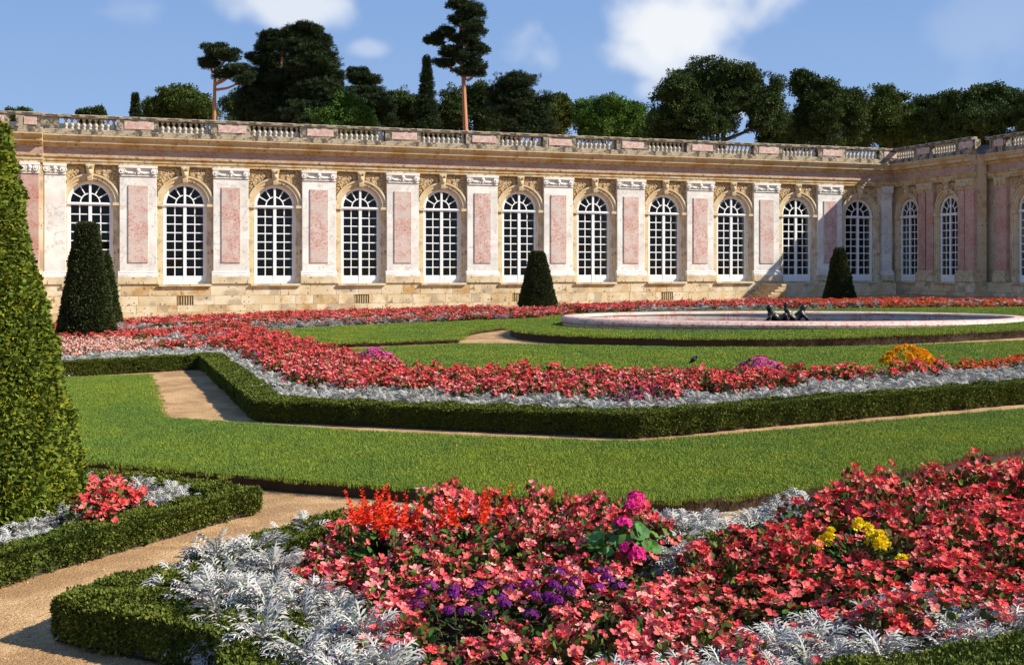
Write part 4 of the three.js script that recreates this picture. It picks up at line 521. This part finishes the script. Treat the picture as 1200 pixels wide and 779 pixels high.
// special plants in the front bed
function thing(name, [x, z], label, category, group) { const g = grp(name); g.position.set(x, gy(x, z), z); tag(g, label, category, group); return g; }
function bushLeaves(seed, n, r, h, s, ratio, pal) { const R = rng(seed), L = new Leafy(); for (let i = 0; i < n; i++) { const a = R() * 6.28, d = Math.sqrt(R()) * r, p = V(Math.cos(a) * d, h * (0.15 + 0.85 * R()) * (1 - 0.35 * (d / r) ** 2), Math.sin(a) * d), dir = V(Math.cos(a) * (0.4 + R()), 0.1 + R() * 0.7, Math.sin(a) * (0.4 + R())).normalize(); leaf(L, p, dir, s * (0.6 + R() * 0.7), ratio, pal[Math.floor(R() * pal.length)].map((x) => x * (0.8 + R() * 0.5)), R); } return L; }
const MIDG = [[0.035, 0.085, 0.015], [0.05, 0.12, 0.02], [0.07, 0.13, 0.03]];
function salvia(pos, seed, n, label) { const R = rng(seed), g = thing('salvia_plant', pos, label, 'flower', 'red salvias'); mesh('foliage', bushLeaves(seed, 170, 0.3, 0.42, 0.07, 0.5, MIDG).build(), mat.leafy, g);
  for (let i = 0; i < n; i++) { const L = new Leafy(), a = R() * 6.28, d = Math.sqrt(R()) * 0.26, b = V(Math.cos(a) * d, 0.42 + R() * 0.08, Math.sin(a) * d), dir = V(Math.cos(a) * 0.25 + (R() - 0.5) * 0.3, 1, Math.sin(a) * 0.25 + (R() - 0.5) * 0.3).normalize(), len = 0.16 + R() * 0.12; for (let k = 0; k < 46; k++) { const t = k / 46, p = b.clone().addScaledVector(dir, t * len), q = R() * 6.28, o = V(Math.cos(q), 0.35, Math.sin(q)).normalize(); leaf(L, p, o, 0.042 * (1.15 - t * 0.7), 0.5, mix3([0.75, 0.018, 0.008], [0.85, 0.09, 0.02], R()), R); } mesh('flower_spike', L.build(), mat.petal, g); } }
salvia(PT.salvia1, 301, 16, 'scarlet salvia clump with upright spikes, wider of the two among coral begonias'); salvia(PT.salvia2, 302, 8, 'smaller scarlet salvia clump with few upright spikes among coral begonias');
function umbel(g, p, r, seed, pal, name, s = 0.016) { const R = rng(seed), L = new Leafy(); for (let k = 0; k < 34; k++) { const d = V(R() - 0.5, R() * 0.8, R() - 0.5).normalize(), c = p.clone().add(V(d.x * r, d.y * r * 0.7, d.z * r)); petals(L, c, d, s, pal[Math.floor(R() * pal.length)], R, 4, 0.2); } return mesh(name, L.build(), mat.petal, g); }
const PURPLE = [[0.1, 0.005, 0.11], [0.16, 0.01, 0.16], [0.24, 0.02, 0.2]];
[[PT.helio, 0.42, 12], [PT.helio2, 0.34, 9], [PT.helio3, 0.34, 9]].forEach(([p, r, n], i) => { const R = rng(320 + i), g = thing('heliotrope_plant', p, 'purple heliotrope with dark stems among coral begonias', 'flower', 'purple heliotropes'); const L = bushLeaves(330 + i, 110, r, 0.3, 0.06, 0.4, [[0.03, 0.05, 0.015], [0.05, 0.07, 0.02]]);
  for (let k = 0; k < n; k++) { const a = R() * 6.28, d = Math.sqrt(R()) * r, c = V(Math.cos(a) * d, 0.3 + R() * 0.14, Math.sin(a) * d), w = V(-Math.sin(a), 0, Math.cos(a)).multiplyScalar(0.005), b = V(c.x * 0.4, 0, c.z * 0.4); L.tri(b.clone().sub(w).toArray(), b.clone().add(w).toArray(), c.toArray(), [0.07, 0.08, 0.03]); umbel(g, c, 0.035 + R() * 0.02, 340 + i * 20 + k, PURPLE, 'flower_head', 0.014); } mesh('foliage', L.build(), mat.leafy, g); });
{ const g = thing('geranium_plant', PT.geran, 'geranium with big round green leaves and vivid magenta flower heads', 'flower'), R = rng(360), L = new Leafy();
  for (let i = 0; i < 80; i++) { const a = R() * 6.28, d = Math.sqrt(R()) * 0.27, c = V(Math.cos(a) * d, 0.44 + R() * 0.12 - d * 0.3, Math.sin(a) * d), n = V(Math.cos(a) * 0.6 + (R() - 0.5) * 0.5, 0.8, Math.sin(a) * 0.6 + 0.3).normalize(), [p, q] = frame(n), s = 0.03 + R() * 0.022, pts = [c.clone().addScaledVector(n, -0.01).toArray()]; for (let k = 0; k <= 12; k++) { const t = k / 12 * 6.283, w = s * (1 + 0.12 * Math.cos(t * 5)); pts.push(c.clone().addScaledVector(p, Math.cos(t) * w).addScaledVector(q, Math.sin(t) * w).addScaledVector(n, 0.006 * Math.sin(t * 3)).toArray()); } L.fan(pts, MIDG[i % 3].map((x) => x * (1.1 + R() * 0.9))); }
  mesh('foliage', L.build(), mat.leafy, g); [[-0.03, 0.53, 0.02], [0.05, 0.62, -0.06], [-0.02, 0.41, 0.24], [0.04, 0.38, 0.27], [0.08, 0.66, -0.2]].forEach((p, k) => umbel(g, V(...p), 0.06, 370 + k, [[0.6, 0.012, 0.16], [0.7, 0.03, 0.22]], 'flower_head', 0.03)); }
function pompon(g, p, r, seed, pal) { const R = rng(seed), L = new Leafy(); for (let k = 0; k < 42; k++) { const d = V(R() - 0.5, R() * 1.1 - 0.25, R() - 0.5).normalize(); leaf(L, p.clone().addScaledVector(d, r * 0.25), d, r * 0.8, 0.55, mix3(pal[0], pal[1], R()), R); } return mesh('flower_head', L.build(), mat.petal, g); }
function marigold(pos, r, h, n, fr, pal, label, seed) { const R = rng(seed), g = thing('marigold_plant', pos, label, 'flower'); mesh('foliage', bushLeaves(seed, 260, r, h, 0.05, 0.3, MIDG).build(), mat.leafy, g); for (let k = 0; k < n; k++) { const a = R() * 6.28, d = Math.sqrt(R()) * r; pompon(g, V(Math.cos(a) * d, h * (1.06 - 0.5 * (d / r) ** 2) + (R() - 0.5) * 0.04, Math.sin(a) * d), fr * (0.8 + R() * 0.4), seed + k, pal); } }
marigold(PT.mariy, 0.3, 0.5, 18, 0.045, [[0.9, 0.68, 0.01], [0.95, 0.82, 0.03]], 'small yellow marigold plant among the red begonias', 400);
marigold(PT.mari, 0.5, 0.58, 80, 0.06, [[0.8, 0.34, 0.006], [0.9, 0.56, 0.02]], 'big orange marigold mound in the long border', 500);
[[PT.mag1, 'rounded magenta flower mound beside the orange marigolds'], [PT.mag2, 'magenta flower mound at the bend of the long border before the fountain lawn']].forEach(([p, label], i) => { const g = thing('aster_mound', p, label, 'flower'), R = rng(600 + i); mesh('foliage', bushLeaves(610 + i, 220, 0.5, 0.42, 0.05, 0.4, MIDG).build(), mat.leafy, g); const L = new Leafy(); for (let k = 0; k < 420; k++) { const a = R() * 6.28, d = Math.sqrt(R()) * 0.5, c = V(Math.cos(a) * d, 0.54 * (1 - 0.5 * (d / 0.5) ** 2) + (vnoise(Math.cos(a) * d * 9 + 20, Math.sin(a) * d * 9 + 20, 3, 99) - 0.6) * 0.14, Math.sin(a) * d); petals(L, c, V(c.x, 0.4, c.z).normalize(), 0.03, MAGENTA[k % 3], R, 5, 0.2); } mesh('flowers', L.build(), mat.petal, g); });

// ---------------------------------------------------------------- fountain
{
  const f = grp('fountain_basin'); f.position.set(BASIN.x, 0, BASIN.z); tag(f, 'long oval fountain basin with a moulded pink marble rim on the lawn', 'fountain');
  const prof = [[0.42, -0.9], [0.42, 0.42], [0.4, 0.44], [0.4, 0.5], [0.46, 0.53], [0.47, 0.6], [0.42, 0.66], [0.36, 0.7], [0.02, 0.7], [-0.02, 0.67], [-0.03, 0.62], [0.0, 0.58], [0.0, -0.9]], N = 160, pos = [], uv = []; let L = 0;
  const at = (t, d) => { const c = Math.cos(t), s = Math.sin(t), nx = c / BASIN.a, nz = s / BASIN.b, l = Math.hypot(nx, nz); return [(BASIN.a - 0.42) * c + nx / l * d, (BASIN.b - 0.42) * s + nz / l * d]; };
  for (let i = 0; i < N; i++) { const t0 = i / N * 6.28319, t1 = (i + 1) / N * 6.28319, [xa, za] = at(t0, 0), [xb, zb] = at(t1, 0), l = Math.hypot(xb - xa, zb - za); let H = 0;
    for (let k = 0; k < prof.length - 1; k++) { const [d0, y0] = prof[k], [d1, y1] = prof[k + 1], q = Math.hypot(d1 - d0, y1 - y0), A = [...at(t0, d0)], B = [...at(t1, d0)], C = [...at(t1, d1)], D = [...at(t0, d1)]; const a = [A[0], y0, A[1]], b = [B[0], y0, B[1]], c = [C[0], y1, C[1]], d = [D[0], y1, D[1]]; pos.push(...a, ...c, ...b, ...a, ...d, ...c); uv.push(L, H, L + l, H + q, L + l, H, L, H, L, H + q, L + l, H + q); H += q; } L += l; }
  const g = new THREE.BufferGeometry(); g.setAttribute('position', new THREE.Float32BufferAttribute(pos, 3)); g.setAttribute('uv', new THREE.Float32BufferAttribute(uv, 2)); g.computeVertexNormals(); mesh('rim', g, M({ map: pinkMap, roughness: 0.6, color: lin(0.95, 0.88, 0.82) }), f);
  const disc = (y, k) => { const c = new THREE.CircleGeometry(1, 96); c.rotateX(-Math.PI / 2); c.scale(BASIN.a - k, 1, BASIN.b - k); c.translate(0, y, 0); return c; };
  mesh('floor', disc(0.0, 0.5), M({ color: lin(0.03, 0.035, 0.025) }), f);
  const w = mesh('water', disc(0.44, 0.425), new THREE.MeshPhysicalMaterial({ color: lin(0.01, 0.016, 0.014), roughness: 0.08, specularIntensity: 0.12, bumpMap: texture(256, (u, v) => { const k = 255 * fbm(u, v, 8, 4, 808); return [k, k, k]; }, 0.4, true), bumpScale: 0.004 })); w.position.copy(f.position); w.userData.kind = 'structure'; w.userData.label = 'dark still water in the oval basin';
}
{ // bronze children lying in the water, one continuous cast
  const N = 56, mc = new MarchingCubes(N, mat.bronze, false, false, 60000), S = 0.9, bones = [];
  const fig = (ox, oz, fl, bones0) => bones0.forEach(([a, b, r0, r1]) => bones.push([V(ox + fl * a[0], a[1], oz + a[2]), V(ox + fl * b[0], b[1], oz + b[2]), r0, r1]));
  const child = [[[0, 0.1, 0], [-0.2, 0.27, 0.02], 0.11, 0.1], [[-0.22, 0.32, 0.02], [-0.25, 0.4, 0.02], 0.05, 0.05], [[-0.26, 0.44, 0.02], [-0.27, 0.47, 0.03], 0.085, 0.075], [[-0.18, 0.3, 0.1], [-0.3, 0.16, 0.16], 0.045, 0.038], [[-0.3, 0.16, 0.16], [-0.42, 0.05, 0.12], 0.038, 0.03], [[0.02, 0.1, 0.06], [0.2, 0.24, 0.1], 0.07, 0.055], [[0.2, 0.24, 0.1], [0.3, 0.03, 0.12], 0.05, 0.035], [[0.02, 0.08, -0.06], [0.3, 0.1, -0.08], 0.07, 0.05], [[0.3, 0.1, -0.08], [0.48, 0.04, -0.08], 0.045, 0.03]];
  fig(-0.22, 0.05, 1, child); fig(0.34, -0.05, -1, child);
  bones.push([V(0.32, 0.24, -0.05), V(0.06, 0.4, 0), 0.06, 0.05], [V(0.06, 0.36, 0), V(0.05, 0.54, 0), 0.05, 0.042], [V(0.05, 0.54, 0), V(0.06, 0.58, 0), 0.055, 0.05], [V(-0.6, -0.03, 0), V(0.7, -0.03, 0), 0.09, 0.09]);
  const p = V(0, 0, 0), ab = V(0, 0, 0), ap = V(0, 0, 0);
  for (let k = 0; k < N; k++) for (let j = 0; j < N; j++) for (let i = 0; i < N; i++) { p.set((i - N / 2) / (N / 2) * S, (j - N / 2) / (N / 2) * S, (k - N / 2) / (N / 2) * S); let e = 0; for (const [a, b, r0, r1] of bones) { ab.subVectors(b, a); ap.subVectors(p, a); const t = Math.min(1, Math.max(0, ap.dot(ab) / ab.lengthSq())); e += Math.exp(-(ap.addScaledVector(ab, -t).length() - mix(r0, r1, t) * 1.15) * 60); } mc.field[i + j * N + k * N * N] = Math.log(Math.max(e, 1e-30)) / 60; }
  mc.isolation = 0; mc.update(); const n = mc.count, g = new THREE.BufferGeometry(); g.setAttribute('position', new THREE.BufferAttribute(mc.positionArray.slice(0, n * 3), 3)); g.setAttribute('normal', new THREE.BufferAttribute(mc.normalArray.slice(0, n * 3), 3)); g.scale(S, S, S);
  const m = mesh('bronze_statue', g, mat.bronze); m.position.set(8.25, 0.52, -33.6); m.rotation.y = 0.1; m.scale.setScalar(1.0); tag(m, 'dark bronze group of two lounging children in the fountain water', 'statue');
}
{ const g = thing('blackbird', PT.bird, 'small black bird standing on the grass before the fountain', 'bird'); g.position.y += 0.1; g.scale.setScalar(1.1); const body = new THREE.LatheGeometry([[0.001, -0.11], [0.014, -0.1], [0.018, -0.06], [0.042, -0.01], [0.045, 0.03], [0.03, 0.06], [0.022, 0.075], [0.03, 0.095], [0.024, 0.115], [0.008, 0.125], [0.001, 0.145]].map((p) => new THREE.Vector2(...p)), 14); body.rotateZ(-0.9); body.translate(0, 0.085, 0); mesh('body', body, mat.black, g); for (const s of [-1, 1]) { const l = mesh('leg', new THREE.CylinderGeometry(0.004, 0.004, 0.06, 5), mat.black, g); l.position.set(0, 0.03, s * 0.015); } }

// ---------------------------------------------------------------- trees beyond the palace
function clump(seed, n, r, size, ratio, tones, flatY) { const R = rng(seed), L = new Leafy(); for (let i = 0; i < n; i++) { const d = V(R() - 0.5, (R() - 0.5) * flatY, R() - 0.5).normalize(), p = d.clone().multiplyScalar(r * Math.cbrt(R())); p.y *= flatY; const o = V(d.x + (R() - 0.5), d.y * 0.6 + (R() - 0.3), d.z + (R() - 0.5)).normalize(); leaf(L, p, o, size * (0.6 + R() * 0.8), ratio, mix3(tones[0], tones[1], R() * R()), R); } return L.build(); }
const CLUMPS = { broad: [clump(701, 40, 0.5, 0.24, 0.6, [[0.035, 0.06, 0.014], [0.12, 0.16, 0.03]], 0.8), clump(702, 40, 0.55, 0.26, 0.6, [[0.035, 0.06, 0.014], [0.13, 0.165, 0.032]], 0.7)], pine: [clump(703, 64, 0.5, 0.3, 0.16, [[0.028, 0.05, 0.02], [0.09, 0.115, 0.036]], 0.6), clump(704, 64, 0.55, 0.3, 0.16, [[0.028, 0.05, 0.02], [0.08, 0.105, 0.034]], 0.55)] };
const TONES = [[[0.75, 0.8, 0.75], [1.2, 1.2, 1.1]], [[0.95, 1, 0.7], [1.6, 1.5, 1.0]], [[1.2, 1, 0.6], [2.0, 1.6, 0.9]], [[1.1, 1.5, 0.9], [1.9, 2.3, 1.3]]];
function limb(pts, r0, r1) { const c = new THREE.CatmullRomCurve3(pts), g = new THREE.TubeGeometry(c, 12, 1, 7, false), P = g.attributes.position, q = V(0, 0, 0); for (let i = 0; i < P.count; i++) { const k = Math.floor(i / 8) / 12, ctr = c.getPointAt(Math.min(1, k)); q.set(P.getX(i), P.getY(i), P.getZ(i)).sub(ctr).multiplyScalar(mix(r0, r1, k)).add(ctr); P.setXYZ(i, q.x, q.y, q.z); } g.computeVertexNormals(); return g; }
PLAN.trees.forEach((t, ti) => {
  const R = rng(800 + ti * 13), g = grp(t.name), y0 = gy(t.x, t.z); g.position.set(t.x, y0, t.z); tag(g, t.label, 'tree');
  const pine = t.kind !== 'broad', tops = t.lobes.map((l) => [l[0], l[1] - y0, (R() - 0.5) * l[2] * 0.8, l[2], l[3]]), hi = Math.max(...tops.map((l) => l[1])), low = Math.min(...tops.map((l) => l[1] - l[4]));
  const top = tops.reduce((a, b) => (b[1] > a[1] ? b : a)), r0 = pine ? 0.16 + hi * 0.007 : 0.22 + hi * 0.012;
  mesh('trunk', limb([V(0, -0.3, 0), V(0.1, hi * 0.35, 0.1), V(top[0] * 0.3, hi * 0.7, 0), V(top[0], top[1], top[2])], r0, 0.09), t.name === 'pine_tree' ? mat.redBark : mat.bark, g);
  tops.forEach((l) => { if (l === top) return; const b = V(l[0] * 0.1, Math.max(hi * 0.3, l[1] - l[3] * 1.1), 0); mesh('branch', limb([b, V(l[0] * 0.5, (b.y + l[1]) / 2 - 0.2, l[2] * 0.4), V(l[0], l[1], l[2])], r0 * 0.4, 0.05), t.name === 'pine_tree' ? mat.redBark : mat.bark, g); });
  const kinds = CLUMPS[pine ? 'pine' : 'broad'], lists = kinds.map(() => []), cols = kinds.map(() => []), [c1, c2] = TONES[t.tone === 9 ? 0 : t.tone];
  const put = (x, y, z, s) => { const k = R() < 0.5 ? 0 : 1; lists[k].push(TM(x, y, z, R() * 6.28, s, s, (R() - 0.5) * 0.6, (R() - 0.5) * 0.6)); cols[k].push(lin(...mix3(c1, c2, vnoise(x * 0.8 + 60, y * 0.8 + z * 0.8 + 60, 12, 4096) * 0.7 + R() * 0.3))); };
  if (t.kind === 'conifer') { const [lx, ly, rx, ry] = t.lobes[0], y1 = ly - y0 + ry, yb = ly - y0 - ry; for (let i = 0; i < 2200; i++) { const f = Math.pow(R(), 0.55), lay = Math.floor(f * 14) / 14, rr = rx * (0.02 + lay * 1.05) * (0.35 + 0.65 * hash(Math.floor(lay * 14), Math.floor(R() * 6), ti)), a = R() * 6.28, d = rr * Math.sqrt(R()); put(lx + Math.cos(a) * d, mix(y1, yb - 1, f) - d * 0.25, Math.sin(a) * d, 0.25 + R() * 0.3); } }
  else for (const [lx, ly, lz, rx, ry] of tops) {
    const rz = rx * 0.9, subs = [], bare = t.kind === 'tallpine' || t.tone === 9;
    const ns = bare ? 11 : 14; for (let i = 0; i < ns; i++) { const a = R() * 6.28, e = Math.asin(R() * 1.8 - 0.8), k = 0.45 + R() * 0.4; subs.push([lx + Math.cos(a) * Math.cos(e) * rx * k, ly + Math.sin(e) * ry * k, lz + Math.sin(a) * Math.cos(e) * rz * k, 0.26 + R() * 0.3]); } subs.push([lx, ly, lz, 0.6], [lx, ly - ry * 0.3, lz, 0.6]);
    if (!bare) for (let i = 0; i < 5; i++) subs.push([lx + (R() - 0.5) * rx * 1.4, ly - ry * (0.6 + R() * 0.9), lz + (R() - 0.5) * rz * 1.4, 0.4 + R() * 0.25]);
    for (const [sx, sy, sz, k] of subs) { const ax = rx * k, ay = Math.max(ry, rx * 0.6) * k * (pine ? 0.75 : 0.95), n = Math.ceil((ax * ax + ax * ay * 2) * (t.kind === 'tallpine' ? 13 : pine ? 19 : 15)) + 9; for (let i = 0; i < n; i++) { const d = V(R() - 0.5, R() - 0.45, R() - 0.5).normalize(), q = Math.pow(R(), 0.45) * (R() < 0.22 ? 1 + R() * 0.7 : 1); put(sx + d.x * ax * q, sy + d.y * ay * q, sz + d.z * ax * q, (0.32 + R() * 0.42) * (pine ? 0.85 : 0.95)); } }
  }
  const crown = grp('crown', g); kinds.forEach((k, i) => inst('foliage', k, mat.leafy, lists[i], crown, cols[i]));
});
renderer.render(scene, camera);
